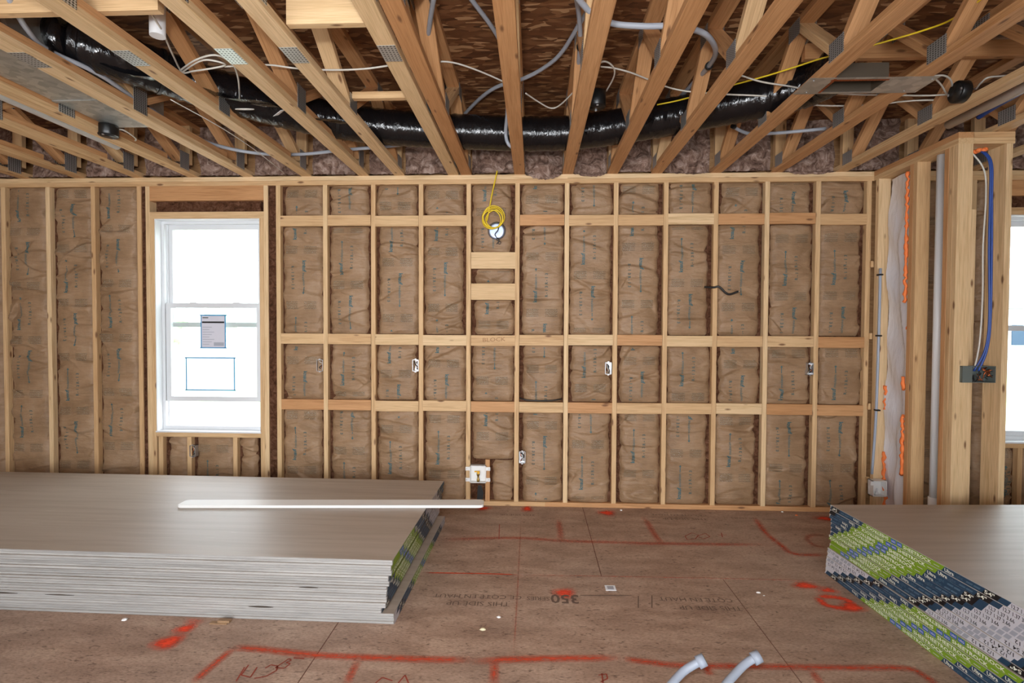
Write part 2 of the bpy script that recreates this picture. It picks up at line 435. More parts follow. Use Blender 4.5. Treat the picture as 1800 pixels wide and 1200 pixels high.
def ordinal(n):
    return ['first', 'second', 'third', 'fourth', 'fifth', 'sixth', 'seventh', 'eighth', 'ninth', 'tenth', 'eleventh', 'twelfth',
            'thirteenth', 'fourteenth', 'fifteenth', 'sixteenth', 'seventeenth', 'eighteenth', 'nineteenth', 'twentieth'][n-1]


# ================================================================== FLOOR
XL, XR, YB = -6.2, 6.2, -3.0
mb = MB(); mb.box(XL, XR, YB, YW+0.10, -0.30, -0.003)
floor = tag(mb.obj('floor', 'joint_redbrown'), kind='structure')
rows = [(3.108, YW+0.095, 0.415), (1.889, 3.108, 1.137), (0.67, 1.889, 0.30), (-0.549, 0.67, 1.3), (-1.768, -0.549, 0.1), (YB, -1.768, 1.0)]
for ri, (ya, yb, xs) in enumerate(rows):
    cuts = sorted(x for x in [xs + 2.4384*k for k in range(-4, 5)] if XL+0.2 < x < XR-0.2)
    if ri == 1: cuts = [-5.86, -3.42, -0.982, 1.137, 3.575]
    cuts = [XL] + cuts + [XR]
    for a, b in zip(cuts[:-1], cuts[1:]):
        mb = MB(); mb.box(a+0.0026, b-0.0026, ya+0.0022, yb-0.0022, -0.019, 0.0)
        mb.obj('subfloor_panel', 'osb_floor', floor)

def cover_obj(name, V, F, A, mat, parent):
    me = bpy.data.meshes.new(name); me.from_pydata([tuple(v) for v in V], [], F)
    me.polygons.foreach_set('use_smooth', [True]*len(me.polygons))
    at = me.attributes.new('cover', 'FLOAT', 'POINT'); at.data.foreach_set('value', [float(a) for a in A])
    return mesh_obj(name, me, parent, None, mat)
def paint_line(px, wid, mat='spray_red', a=1.0, z=0.0012, name='paint_line', n=6):
    P = smooth_path([on_z(u, v, z) for u, v in px], n) if len(px) > 2 else \
        [on_z(*px[0], z).lerp(on_z(*px[1], z), k/8) for k in range(9)]
    V, F, A = [], [], []; prof = ((-1.25, 0), (-0.6, 0.6), (0, 1), (0.6, 0.6), (1.25, 0)); ln = len(P)
    for i, p in enumerate(P):
        t = (P[min(i+1, ln-1)]-P[max(i-1, 0)]).normalized(); s = Vector((-t.y, t.x, 0))
        e = min(1.0, (min(i, ln-1-i)+0.2)/2.5)
        for o, k in prof: V.append(p+s*o*wid/2); A.append(k*a*e)
    for i in range(ln-1):
        for k in range(4): F.append((i*5+k, i*5+k+1, i*5+5+k+1, i*5+5+k))
    return cover_obj(name, V, F, A, mat, floor)
def paint_blob(u, v, rx, ry, a=1.0, z=0.0016, mat='spray_red', rot=0.0):
    c = on_z(u, v, z); V = [c]; A = [1.3*a]; F = []; n = 20
    for j, (q, k) in enumerate(((0.45, 1.0), (0.85, 0.45), (1.35, 0.0))):
        for i in range(n):
            th = 2*math.pi*i/n; rr = q*(1+0.12*math.sin(3*th+u))
            x, y = rx*rr*math.cos(th), ry*rr*math.sin(th)
            V.append(c+Vector((x*math.cos(rot)-y*math.sin(rot), x*math.sin(rot)+y*math.cos(rot), 0))); A.append(k*a)
    for i in range(n): F.append((0, 1+i, 1+(i+1) % n))
    for j in range(2):
        for i in range(n): F.append((1+j*n+i, 1+(j+1)*n+i, 1+(j+1)*n+(i+1) % n, 1+j*n+(i+1) % n))
    return cover_obj('paint_blob', V, F, A, mat, floor)
for args in [(295, 1128, .065, .055, 1.2, .0016, 'spray_red', 0.5), (326, 1104, .05, .04, 1.1, .0016, 'spray_red', 0.5), (340, 1092, .05, .03, .4), (849, 893, .06, .05, .9),
             (927, 894, .045, .07, 1), (1067, 901, .07, .06, 1), (992, 1042, .06, .055, 1), (1450, 911, .08, .06, .9),
             (1417, 1029, .075, .04, 1.2), (1455, 1037, .055, .035, .9), (1498, 1067, .06, .045, 1.2)]: paint_blob(*args)
paint_line([(1437, 1048), (1450, 1062), (1475, 1068), (1500, 1068), (1490, 1055), (1465, 1049), (1437, 1048)], .055, 'spray_red', 1.2, .0014)
paint_line([(338, 1200), (375, 1168), (412, 1138)], .045, 'spray_faded', 1.3)
paint_line([(408, 1137), (470, 1142), (560, 1151), (700, 1157), (832, 1160)], .05, 'spray_faded', 1.4)
paint_line([(830, 1161), (960, 1157), (1092, 1156)], .05, 'spray_faded', 1.5, .0013)
paint_line([(1095, 1157), (1140, 1163), (1200, 1169), (1346, 1171), (1500, 1173), (1592, 1174), (1622, 1186), (1650, 1205)], .045, 'spray_faded', 1.2, .0011)
paint_line([(630, 1160), (607, 1204)], .04, 'spray_faded', 1.1, .0014); paint_line([(870, 1160), (867, 1204)], .045, 'spray_faded', 1.2, .0014)
paint_line([(1238, 1168), (1250, 1188)], .04, 'spray_faded', 1.2, .0014); paint_line([(1425, 1176), (1445, 1204)], .04, 'spray_faded', 1.0, .0014)
paint_line([(768, 948), (905, 945), (985, 950), (1090, 953), (1165, 955), (1372, 957)], .05, 'spray_faded', .9)
paint_line([(982, 912), (984, 930), (987, 950)], .05, 'spray_faded', .8, .0014); paint_line([(1132, 908), (1148, 935), (1163, 955)], .05, 'spray_faded', .9, .0014)
paint_line([(1326, 908), (1345, 935), (1372, 957), (1396, 973), (1456, 975)], .05, 'spray_faded', 1.1, .0014)
paint_line([(1455, 962), (1432, 958), (1418, 946), (1430, 940), (1455, 942)], .04, 'spray_faded', .8, .0015)
# marker writing, chalk line along the panel joint
def pen(px, name='marker_stroke', mat='chalk_red', wid=.006):
    P = [on_z(u, v, 0.0022) for u, v in px]; mbp = MB()
    for a, b in zip(P[:-1], P[1:]):
        t = (b-a).normalized(); s = Vector((-t.y, t.x, 0))*wid/2
        mbp.add([a-s, b-s, b+s, a+s], [(0, 1, 2, 3)])
    return mbp.obj(name, mat, floor)
pen([(415, 1197), (430, 1172)]); pen([(437, 1168), (424, 1186), (440, 1190), (452, 1172)])
pen([(447, 1192), (468, 1188), (486, 1178), (488, 1170), (476, 1168), (466, 1174)])
pen([(508, 1157), (484, 1173), (500, 1174), (510, 1166), (503, 1164), (512, 1160), (508, 1157)])
pen([(516, 1156), (535, 1157)], wid=.008)
pen([(1052, 1186), (1066, 1184), (1068, 1192), (1056, 1198)]); pen([(1058, 1183), (1060, 1200)])
pen([(1204, 942), (1216, 936), (1228, 940), (1222, 947), (1208, 948), (1204, 942)]); pen([(1225, 942), (1240, 937), (1248, 943), (1236, 947), (1225, 942)])
pen([(1268, 936), (1270, 944)]); pen([(1262, 940), (1278, 940)])
pen([(660, 1200), (672, 1190), (690, 1196)]); pen([(700, 1200), (712, 1186), (718, 1200)]); pen([(878, 921), (877, 947)], wid=.005)
paint_line([(742, 1006), (800, 1007), (860, 1008), (912, 1010)], .016, 'spray_faded', 2.2, .0014, 'chalk_line')
paint_line([(912, 1010), (1100, 1013), (1300, 1017), (1460, 1021)], .010, 'spray_faded', 1.1, .0014, 'chalk_line')
paint_line([(916, 912), (910, 1030), (903, 1150)], .008, 'spray_faded', .8, .0014, 'chalk_line')
# mill stamps, printed to be read from the other side
def stamp(s, u0, u1, v, mat='ink_stamp', a=1.0, bold=.0):
    A, B = on_z(u0, v, .0018), on_z(u1, v, .0018)
    vv, ff, w = text(s, 1.0, bold); k = (B.x-A.x)/w
    h = vv[:, 1].max()
    mbs = MB(); mbs.add([(B.x - x*k, A.y - (y-h/2)*k*a, .0018) for x, y in vv], ff); return mbs.obj('stamp_print', mat, floor)
stamp('CE COTE EN HAUT', 762, 917, 1046, a=1.0); stamp('THIS SIDE UP', 785, 896, 1059, a=1.0)
stamp('350', 968, 1017, 1052, a=1.2, bold=.02); stamp('SERIES', 926, 966, 1051, a=1.2); stamp('COTE EN HAUT', 1158, 1285, 1052); stamp('THIS SIDE UP', 1194, 1302, 1067)
stamp('CE COTE EN HAUT', 1145, 1240, 904, a=.8); stamp('THIS SIDE UP', 1165, 1242, 911, a=.8); stamp('350 SERIES', 1285, 1330, 910, a=.8); stamp('THIS SIDE UP', 880, 940, 904, a=.9)
for (a, b, c, d) in ((1020, 1046, 1110, 1046), (1122, 1047, 1122, 1068), (1146, 1046, 1146, 1068), (1340, 912, 1366, 913)):
    pen([(a, b), (c, d)], 'stamp_rule', 'ink_stamp', .006)

# ================================================================== DECK ABOVE, OUTER SHELL
mb = MB(); mb.box(XL, XR, YB, YW+0.15, ZD, ZD+0.02)
tag(mb.obj('ceiling', 'osb_ceiling'), kind='structure')
for nm, bx in (('wall_left', (XL-0.1, XL, YB, YW+0.1, 0, ZD)), ('wall_right', (XR, XR+0.1, YB, YW+0.1, 0, ZD))):
    mb = MB(); mb.box(*bx); tag(mb.obj(nm, 'osb_plain'), kind='structure')
mb = MB(); mb.box(XL, -3.6, YB-0.1, YB, 0, ZD); mb.box(1.9, XR, YB-0.1, YB, 0, ZD); mb.box(-3.6, 1.9, YB-0.1, YB, 2.4, ZD)
tag(mb.obj('wall_rear', 'osb_plain'), kind='structure')
# ground outside the windows
mb = MB(); mb.box(-60, 60, YW+0.3, 12, -0.7, -0.55, 0); mb.box(-60, 60, 12, 30, -0.7, -0.56, 1); mb.box(-60, 60, 30, 120, -0.7, -0.57, 0)
tag(mb.obj('ground', ['gravel', 'grass']), kind='structure')

# ================================================================== BACK WALL
WINS = [(-3.259, -2.338), (3.775, 4.700)]
ZS, ZH = 0.585, 2.421       # window opening
wall = MB()
ys, ye = YW+W4, YW+W4+0.012
xs = [XL] + [x for w in WINS for x in w] + [XR]
wall.box(XL, WINS[0][0], ys, ye, 0, ZD); wall.box(WINS[0][1], WINS[1][0], ys, ye, 0, ZD); wall.box(WINS[1][1], XR, ys, ye, 0, ZD)
for a, b in WINS: wall.box(a, b, ys, ye, 0, ZS); wall.box(a, b, ys, ye, ZH, ZD)
wall_back = tag(wall.obj('wall_back', 'osb_plain'), kind='structure')
YM = YW + W4/2
def stud(x, z0=T, z1=ZP, mat='pine', par=None, y=YM, d=W4):
    return member('stud', (x, y, z0), (x, y, z1), d, T, mat, par or wall_back, (0, 1, 0))
def wplate(name, x0, x1, z, mat='pine', d=W4, y=YM):
    return member(name, (x0, y, z), (x1, y, z), d, T, mat, wall_back, (0, 1, 0))
# plates in lengths
for a, b, m_ in ((XL, -0.55, 'pine'), (-0.55, 0.10, 'pine'), (0.10, 2.70, 'pine_orange'), (2.70, XR, 'pine')): wplate('bottom_plate', a, b, T/2, m_)
for a, b in ((XL, -2.19), (-2.19, 2.72), (2.72, XR)): wplate('top_plate', a, b, ZP+T/2)
for a, b in ((XL, -3.0), (-3.0, 0.27), (0.27, 2.72), (2.72, XR)): wplate('top_plate', a, b, ZP+1.5*T, 'pine_pale', y=YM+.005)
stud_x = [X0+S16*k for k in list(range(-9, -2)) + list(range(0, 13))] + [3.11, 3.516] + [5.16, 5.567, 5.97]
JIT = random.Random(3)
for x in stud_x: stud(x + JIT.uniform(-.004, .004), mat=JIT.choice(['pine', 'pine_pale', 'pine_pale', 'pine']))
# window framing
for a, b in WINS:
    for x in (a-1.5*T, b+1.5*T): stud(x, mat='pine_pale')
    for x in (a-0.5*T, b+0.5*T): stud(x, z1=ZH, mat='pine')
    member('header', (a-T, YM, 2.635), (b+T, YM, 2.635), W4, 0.125, 'pine_orange', wall_back, (0, 1, 0))
    member('header_plate', (a-T, YM, 2.45), (b+T, YM, 2.45), W4, 0.058, 'pine', wall_back, (0, 1, 0))
    member('rough_sill', (a, YM, ZS-T/2), (b, YM, ZS-T/2), W4, T, 'pine', wall_back, (0, 1, 0))
    for f in ((0.02, 0.295, 0.735) if a < 0 else (0.14, 0.55, 0.9)): stud(a+f*(b-a)+T/2, z1=ZS-T, mat='pine')
    mb = MB(); mb.box(a, b, YW+.03, YW+.08, 2.479, 2.573); mb.obj('header_insulation', 'fibre_dark', wall_back)
# flat blocking between the studs
BR = [(2.441, W4), (1.4427, W4), (0.8826, W4)]
for k in range(12):
    xa, xb = X0+S16*k+T/2, X0+S16*(k+1)-T/2
    for ri, (zt, h) in enumerate(BR):
        if k == 4 and ri == 0: continue
        dz = JIT.uniform(-.006, .004)
        o = member('block', (xa, YW+T/2, zt-h/2+dz), (xb, YW+T/2, zt-h/2+dz), h, T, JIT.choice(['pine', 'pine', 'pine_orange', 'pine_pale']), wall_back, (0, 0, 1))
        if k == 4 and ri == 1:
            vv, ff, w = text('BLOCK', .048); mbt = MB()
            mbt.add([(xa+.10+x*1.25, YW-.0012, zt-.062+y+x*.06) for x, y in vv], ff); mbt.obj('pencil_lettering', 'pencil', o)
k = 4; xa, xb = X0+S16*4+T/2, X0+S16*5-T/2
for z0, z1 in ((1.993, 2.131), (1.733, 1.870)):
    member('block', (xa, YW+T/2, (z0+z1)/2), (xb, YW+T/2, (z0+z1)/2), z1-z0, T, 'pine_pale', wall_back, (0, 0, 1))
member('block', (-0.385, YM, T), (-0.385, YM, 0.39), W4, T, 'pine_orange', wall_back, (0, 1, 0))

# ---- kraft faced batts
def crease_field(rs, x0, x1, z0, z1):
    w, h = x1-x0, z1-z0; cr = []
    for i in range(int(5 + h*17)):
        cr.append((rs.uniform(x0, x1), rs.uniform(z0, z1), rs.gauss(0, .22), rs.uniform(.06, .30), rs.uniform(.006, .016), rs.gauss(0, .0066), rs.gauss(0, 1.2)))
    for i in range(int(2 + h*4)):
        cr.append((rs.choice([x0+.03, x1-.03]), rs.uniform(z0, z1), rs.choice([-1, 1])*rs.uniform(.4, 1.1), rs.uniform(.04, .12), rs.uniform(.006, .012), rs.gauss(0, .008), 0))
    rec = rs.uniform(.010, .018); bul = rs.uniform(.006, .014); ph = rs.uniform(0, 6)
    def f(X, Z):
        dl, dr, db, dt = X-x0, x1-X, Z-z0, z1-Z
        y = rec + .034*np.exp(-np.maximum(dl, 0)/.016) + .034*np.exp(-np.maximum(dr, 0)/.016)
        y += .022*np.exp(-np.maximum(db, 0)/.02) + .022*np.exp(-np.maximum(dt, 0)/.02)
        y -= bul*np.sin(np.pi*np.clip((X-x0)/w, 0, 1))
        y += .004*np.sin(Z*17+ph+3*X) + .003*np.sin(Z*31+X*9+ph*2)
        for cx, cz, an, ln, wd, am, cv in cr:
            dx, dz = X-cx, Z-cz; s = dx*math.cos(an)+dz*math.sin(an); d = -dx*math.sin(an)+dz*math.cos(an) + cv*s*s
            win = np.exp(-(s/ln)**2)
            y += win*am*(np.exp(-(d/wd)**2) + .9*np.tanh(d/wd)*np.exp(-(d/.05)**2))
        return YW + np.maximum(y, -.012)
    return f
def batt(x0, x1, z0, z1, seed, prints=True, phase=0.0, step=.0085):
    rs = random.Random(seed)
    il, ir = (rs.uniform(.002, .010), rs.uniform(.010, .034)) if rs.random() < .5 else (rs.uniform(.010, .034), rs.uniform(.002, .010))
    bx = x0
    x0, x1 = x0+il, x1-ir; f = crease_field(rs, x0, x1, z0, z1)
    nx, nz = max(4, int((x1-x0)/step)), max(4, int((z1-z0)/step))
    X, Z = np.meshgrid(np.linspace(x0, x1, nx+1), np.linspace(z0+.002, z1-.002, nz+1)); Y = f(X, Z)
    # wavy side edges
    Xw = X + (.004*np.sin(Z*23+seed) + .003*np.sin(Z*61+seed*2))*np.where(np.abs((X-x0)/(x1-x0)-.5) > .42, 1, 0)
    o3 = np.stack([Xw-bx, Y-YW, Z-z0], -1).reshape(-1, 3)
    i = np.arange(nx*nz); r, c = i//nx, i % nx; a = r*(nx+1)+c
    F = np.stack([a, a+1, a+nx+2, a+nx+1], -1)
    me = bpy.data.meshes.new('insulation_batt'); me.from_pydata(o3.tolist(), [], F.tolist())
    me.polygons.foreach_set('use_smooth', [True]*len(me.polygons))
    o = mesh_obj('insulation_batt', me, wall_back, Matrix.Translation((bx, YW, z0)), 'kraft_paper')
    if not prints: return o
    main, fine, faintV, faintF, faintA = MB(), MB(), [], [], []
    def put(mbx, vv, ff, cx, cz, rot, mi=0):
        cs, sn = math.cos(rot), math.sin(rot)
        P = np.stack([cx+vv[:, 0]*cs-vv[:, 1]*sn, cz+vv[:, 0]*sn+vv[:, 1]*cs], -1)
        ok = (P[:, 1] > z0+.012) & (P[:, 1] < z1-.012) & (P[:, 0] > x0+.01) & (P[:, 0] < x1-.01)
        keep = [q for q in ff if all(ok[j] for j in q)]
        if not keep: return
        yy = f(P[:, 0], P[:, 1]) - .0022
        mbx.add([(p[0], q, p[1]) for p, q in zip(P, yy)], keep, mi)
    wd = x1-x0; per = .47; n = 0; z = -.3 + phase
    arrow = (np.array([(0, -.003), (.05, -.003), (.05, .003), (0, .003), (.05, -.011), (.066, 0), (.05, .011)]), [(0, 1, 2, 3), (4, 5, 6)])
    while z < 2.9:
        up = n % 2 == 0
        b1, f1, w1 = text('knauf', .044, .035); b2, f2, w2 = text('insulation', .029, .012); L = w1+w2+.085
        zc = z+.26
        if up: rot, cx, zz, sg = math.pi/2, x0+wd*.36, zc-L/2, 1
        else: rot, cx, zz, sg = -math.pi/2, x0+wd*.52, zc+L/2, -1
        put(main, b1, f1, cx, zz, rot); put(main, b2, f2, cx, zz+sg*(w1+.006), rot)
        put(main, arrow[0]+np.array([[0, .008]]), arrow[1], cx, zz+sg*(w1+w2+.014), rot)
        cx2 = x0+wd*(.62 if up else .24)
        for q, ch in enumerate('R-13R-13'):
            c1, g1, cw = text(ch, .031, .05); put(fine, c1, g1, cx2, zc+sg*(-.10+.026*q), rot)
        for side in (.10, .56):          # bands of small print
            bx0, bw, bz = x0+wd*side, wd*.30, z-.005
            for ln in range(5):
                zl = bz+ln*.014
                if not (z0+.02 < zl < z1-.02): continue
                xs_ = np.linspace(bx0, bx0+bw, 16); b0 = len(faintV)
                for zz2 in (zl, zl+.008):
                    for xx, yy in zip(xs_, f(xs_, np.full(16, zz2))-.0018): faintV.append((xx, yy, zz2)); faintA.append(1.0)
                for q in range(15): faintF.append((b0+q, b0+q+1, b0+16+q+1, b0+16+q))
        z += per; n += 1
    if main.v: main.obj('printed_name', 'ink_teal', o)
    if fine.v: fine.obj('printed_code', 'ink_grey', o)
    if faintV: cover_obj('small_print', faintV, faintF, faintA, 'print_faint', o)
    return o
SEG = [(T, .794), (.8826, 1.354), (1.4427, 2.352), (2.441, ZP)]
for k in range(12):
    xa, xb = X0+S16*k+T/2, X0+S16*(k+1)-T/2
    mb = MB(); mb.box(xa, xb, YW+.045, YW+.085, T, ZP); mb.obj('fibre_fill', 'fibre_dark', wall_back)
    ph = JIT.uniform(0, .9)
    segs = SEG if k != 4 else [(.39, .794), (.8826, 1.354), (1.4427, 1.733), (1.870, 1.993), (2.131, ZP)]
    for j, (a, b) in enumerate(segs): batt(xa, xb, a, b, 100+k*10+j, True, ph)
batt(-.364, -.16, T, .385, 77, False)
for k in range(-9, -3):
    xa, xb = X0+S16*k+T/2, X0+S16*(k+1)-T/2
    mb = MB(); mb.box(xa, xb, YW+.045, YW+.085, T, ZP); mb.obj('fibre_fill', 'fibre_dark', wall_back)
    batt(xa, xb, T, ZP, 300+k, k >= -6, JIT.uniform(0, .9), .0095)
gaps = [(-3.392+T/2, -3.259-2*T), (-2.338+2*T, X0-T/2)]
for a, b in gaps:
    mb = MB(); mb.box(a, b, YW+.012, YW+.08, T, ZP); mb.obj('fibre_fill', 'fibre_dark', wall_back)
a, b = WINS[0]
under = [a+f*(b-a)+T/2 for f in (.02, .295, .735)]
for j, (p, q) in enumerate(zip(under, under[1:]+[b-T/2])):
    mb = MB(); mb.box(p+T/2, q-T/2+.0, YW+.045, YW+.085, T, ZS-T); mb.obj('fibre_fill', 'fibre_dark', wall_back)
    batt(p+T/2, q-T/2, T, ZS-T, 500+j, j == 1, .25)
for p, q, zt in ((2.835, 3.091, ZP), (3.129, 3.497, ZP), (3.535, 3.699, ZP), (3.775+.14*.925+T, 3.775+.55*.925, ZS-T), (3.775+.55*.925+T, 3.775+.9*.925, ZS-T),
                 (3.775, 3.775+.14*.925, ZS-T), (4.776, 5.141, ZP), (5.179, 5.548, ZP), (5.586, 5.95, ZP)):
    mb = MB(); mb.box(p, q, YW+.045, YW+.085, T, zt); mb.obj('fibre_fill', 'fibre_dark', wall_back)
    batt(p, q, T, zt, int(900+p*10), q < 3.6 or zt < 1, .3)
# dark cut-out below the ice-maker box
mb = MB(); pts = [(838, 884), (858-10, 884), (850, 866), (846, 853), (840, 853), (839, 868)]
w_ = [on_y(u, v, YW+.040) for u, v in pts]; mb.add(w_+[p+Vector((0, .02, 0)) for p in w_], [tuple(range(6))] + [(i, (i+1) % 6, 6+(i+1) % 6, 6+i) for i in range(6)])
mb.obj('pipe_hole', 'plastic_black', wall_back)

# ---- unfaced insulation tucked between the truss ends
TRX = [-5.39, -4.90, -4.41, -3.92, -3.40, -2.915, -2.435, -1.93, -1.44, -1.135, -.680, -.572, -.127, .272, .64, 1.0, 1.48, 1.965, 2.475, 2.99, 3.50, 4.02, 4.54]
def rim(xa, xb, seed, sag=0.0):
    rs = np.random.RandomState(seed); nx, nz = max(5, int((xb-xa)/.014)), 34
    X, Z = np.meshgrid(np.linspace(xa, xb, nx+1), np.linspace(0, 1, nz+1)); Zw = ZC-sag*np.sin(np.pi*(X-xa)/(xb-xa))**.6 + Z*(ZD-ZC+sag*np.sin(np.pi*(X-xa)/(xb-xa))**.6)
    Y = np.full_like(X, YW+.035)
    for s in range(46):
        cx, cz, r, am = rs.uniform(xa, xb), rs.uniform(ZC-sag, ZD), rs.uniform(.018, .06), rs.uniform(.008, .03)
        Y -= am*np.exp(-((X-cx)**2+(Zw-cz)**2)/r**2)*rs.choice([1, 1, -.7])
    Y = np.where(Zw < ZC+.004, np.minimum(Y, YW-.012-.01*rs.rand(*Y.shape)), np.clip(Y, YW-.03, YW+.09))
    Zw = Zw + np.where(Z == 0, rs.uniform(0, .012, Z.shape), 0)
    V = np.stack([X, Y, Zw], -1).reshape(-1, 3); i = np.arange(nx*nz); a = (i//nx)*(nx+1)+i % nx
    mbx = MB(); mbx.add(V.tolist(), np.stack([a, a+1, a+nx+2, a+nx+1], -1).tolist(), 0, True); return centred(mbx, 'rim_insulation', 'fibre_light', wall_back)
for i, (a, b) in enumerate(zip(TRX[:-1], TRX[1:])):
    if b-a > .15: rim(a+.045, b-.045, i+1, {12: .055, 13: .035, 15: .02, 17: .03}.get(i, 0.0))

# ================================================================== WINDOWS
def window(nm, a, b, full=True):
    y0 = YW+W4-.012
    f = MB()                                              # vinyl frame with stepped jamb
    fr = .030
    for (x0, x1, z0, z1) in ((a, a+fr, ZS, ZH), (b-fr, b, ZS, ZH), (a+fr, b-fr, ZH-fr, ZH), (a+fr, b-fr, ZS, ZS+.045)):
        f.box(x0, x1, y0, y0+.075, z0, z1)
    for (x0, x1, z0, z1) in ((a+fr, a+fr+.012, ZS+.045, ZH-fr), (b-fr-.012, b-fr, ZS+.045, ZH-fr)): f.box(x0, x1, y0+.034, y0+.040, z0, z1)
    root = tag(f.obj(nm, 'vinyl_white'), kind='structure')
    mb = MB(); mb.box(a-.004, b+.004, YW-.004, y0, ZS, ZS+.012); mb.obj('window_sill', 'vinyl_white', root)
    for x0, x1 in ((a, a+.006), (b-.006, b)):
        mb = MB(); mb.box(x0, x1, YW+.004, y0, ZS+.012, ZH); mb.obj('jamb_wrap', 'vinyl_white', root)
    mb = MB(); mb.box(a+.006, b-.006, YW+.004, y0, ZH-.006, ZH); mb.obj('head_wrap', 'vinyl_white', root)
    def sash(ya, za, zb, nm2):
        s = MB(); r = .042; x0, x1 = a+fr+.004, b-fr-.004
        s.box(x0, x0+r, ya, ya+.03, za, zb); s.box(x1-r, x1, ya, ya+.03, za, zb)
        s.box(x0+r, x1-r, ya, ya+.03, zb-r, zb); s.box(x0+r, x1-r, ya, ya+.03, za, za+r)
        o = s.obj(nm2, 'vinyl_white', root)
        p = MB(); p.box(x0+r, x1-r, ya+.013, ya+.017, za+r, zb-r); p.obj('pane', 'window_glass', o)
        return o
    zm = 1.66
    lift = .215 if full else .0
    sash(y0+.042, 1.495, ZH-fr, 'upper_sash')
    lo = sash(y0+.008, ZS+.045+lift, 1.49+lift if full else 1.535, 'lower_sash')
    for fx in (.3, .72):
        mb = MB(); xx = a+(b-a)*fx; mb.box(xx-.03, xx+.03, y0+.010, y0+.034, (1.49+lift if full else 1.535), (1.49+lift if full else 1.535)+.008, 0); mb.obj('sash_lock', 'vinyl_white', lo)
    return root, y0
win1, wy0 = window('window_1', *WINS[0]); window('window_2', *WINS[1], full=False)
# papers taped on the lower glass
gy = wy0+.008+.012
def sheet(name, u0, v0, u1, v1, mat, label, lines):
    p, q = on_y(u0, v1, gy), on_y(u1, v0, gy)
    e = empty(name, (p.x, gy, p.z)); tag(e, label, 'paper')
    mb = MB(); mb.box(p.x, q.x, gy-.0012, gy, p.z, q.z); sh = mb.obj('sheet', mat, e)
    t = .010
    for bx in ((p.x-.012, q.x+.012, q.z-t/2, q.z+t/2), (p.x-.012, q.x+.012, p.z-t/2, p.z+t/2), (p.x-t/2, p.x+t/2, p.z, q.z), (q.x-t/2, q.x+t/2, p.z, q.z)):
        mb = MB(); mb.box(bx[0], bx[1], gy-.002, gy-.0012, bx[2], bx[3]); mb.obj('tape_strip', 'painter_tape', e)
    for (x0, x1, z0, z1, m_) in lines:
        mb = MB(); mb.box(p.x+(q.x-p.x)*x0, p.x+(q.x-p.x)*x1, gy-.0018, gy-.0012, p.z+(q.z-p.z)*z0, p.z+(q.z-p.z)*z1); mb.obj('printed_line', m_, sh)
    return e
ln = [(.04, .96, .76, .81, 'tape_black'), (.06, .30, .91, .94, 'ink_grey')] + [(.06, .06+.28+.1*(i % 3), .10+.075*i, .118+.075*i, 'tape_mid') for i in range(8)] + [(.52, .94, .06, .17, 'tape_mid')]
sheet('notice_sheet', 354, 554, 396, 611, 'paper_sheet', 'grey printed notice edged with blue tape on the window glass', ln)
sheet('notice_sheet', 328, 629, 412, 685, 'thin_paper', 'wide blank white paper edged with blue tape below the notice', [(.42, .70, .10, .115, 'paper_sheet')])
# outside: a house and some trees far off, washed out by daylight
def house(x, y, w, d, h):
    e = empty('far_house', (x, y, -.56)); tag(e, 'pale house seen beyond the grass through the right window', 'house')
    mb = MB(); mb.box(x-w/2, x+w/2, y, y+d, -.56, h); mb.obj('house_wall', 'siding', e)
    mb = MB(); mb.add([(x-w/2-.3, y-.3, h), (x+w/2+.3, y-.3, h), (x+w/2+.3, y+d+.3, h), (x-w/2-.3, y+d+.3, h), (x-w/2-.3, y+d/2, h+2.2), (x+w/2+.3, y+d/2, h+2.2)],
                      [(0, 1, 5, 4), (2, 3, 4, 5), (0, 4, 3), (1, 2, 5), (0, 3, 2, 1)]); mb.obj('roof', 'roofing', e)
    for fx in (-.3, 0, .3):
        mb = MB(); mb.box(x+w*fx-.5, x+w*fx+.5, y-.06, y-.01, .5, 2.0); mb.obj('house_window', 'tape_navy', e)
house(36, 40, 11, 8, 3.2)
def tree(x, y, h, seed, label):
    e = empty('far_tree', (x, y, -.56)); tag(e, label, 'tree', 'trees beyond the yard')
    rs = random.Random(seed); mb = MB(); mb.tube([(x, y, -.56), (x+.1, y, h*.45), (x, y, h*.8)], [.16, .11, .05], 8); mb.obj('trunk', 'siding', e)
    mb = MB()
    for i in range(26):
        th, rr, zz = rs.uniform(0, 6.28), rs.uniform(.1, .42)*h*.6, rs.uniform(.35, 1.0)*h
        r = rs.uniform(.12, .22)*h; c = Vector((x+rr*math.cos(th), y+rr*math.sin(th), zz))
        prof = [(r*math.sin(math.pi*q/6)*(1+.15*rs.random())+.001, -r*math.cos(math.pi*q/6)) for q in range(7)]
        mb.lathe(prof, 9, Matrix.Translation(c) @ Matrix.Rotation(rs.random()*3, 4, 'X'))
    mb.obj('crown', 'leaf', e)
tree(-21.5, 30, 2.1, 1, 'low pale green tree seen through the left window, nearer of two')
tree(-22.2, 36, 2.6, 2, 'taller pale green tree just behind the low one outside the left window')

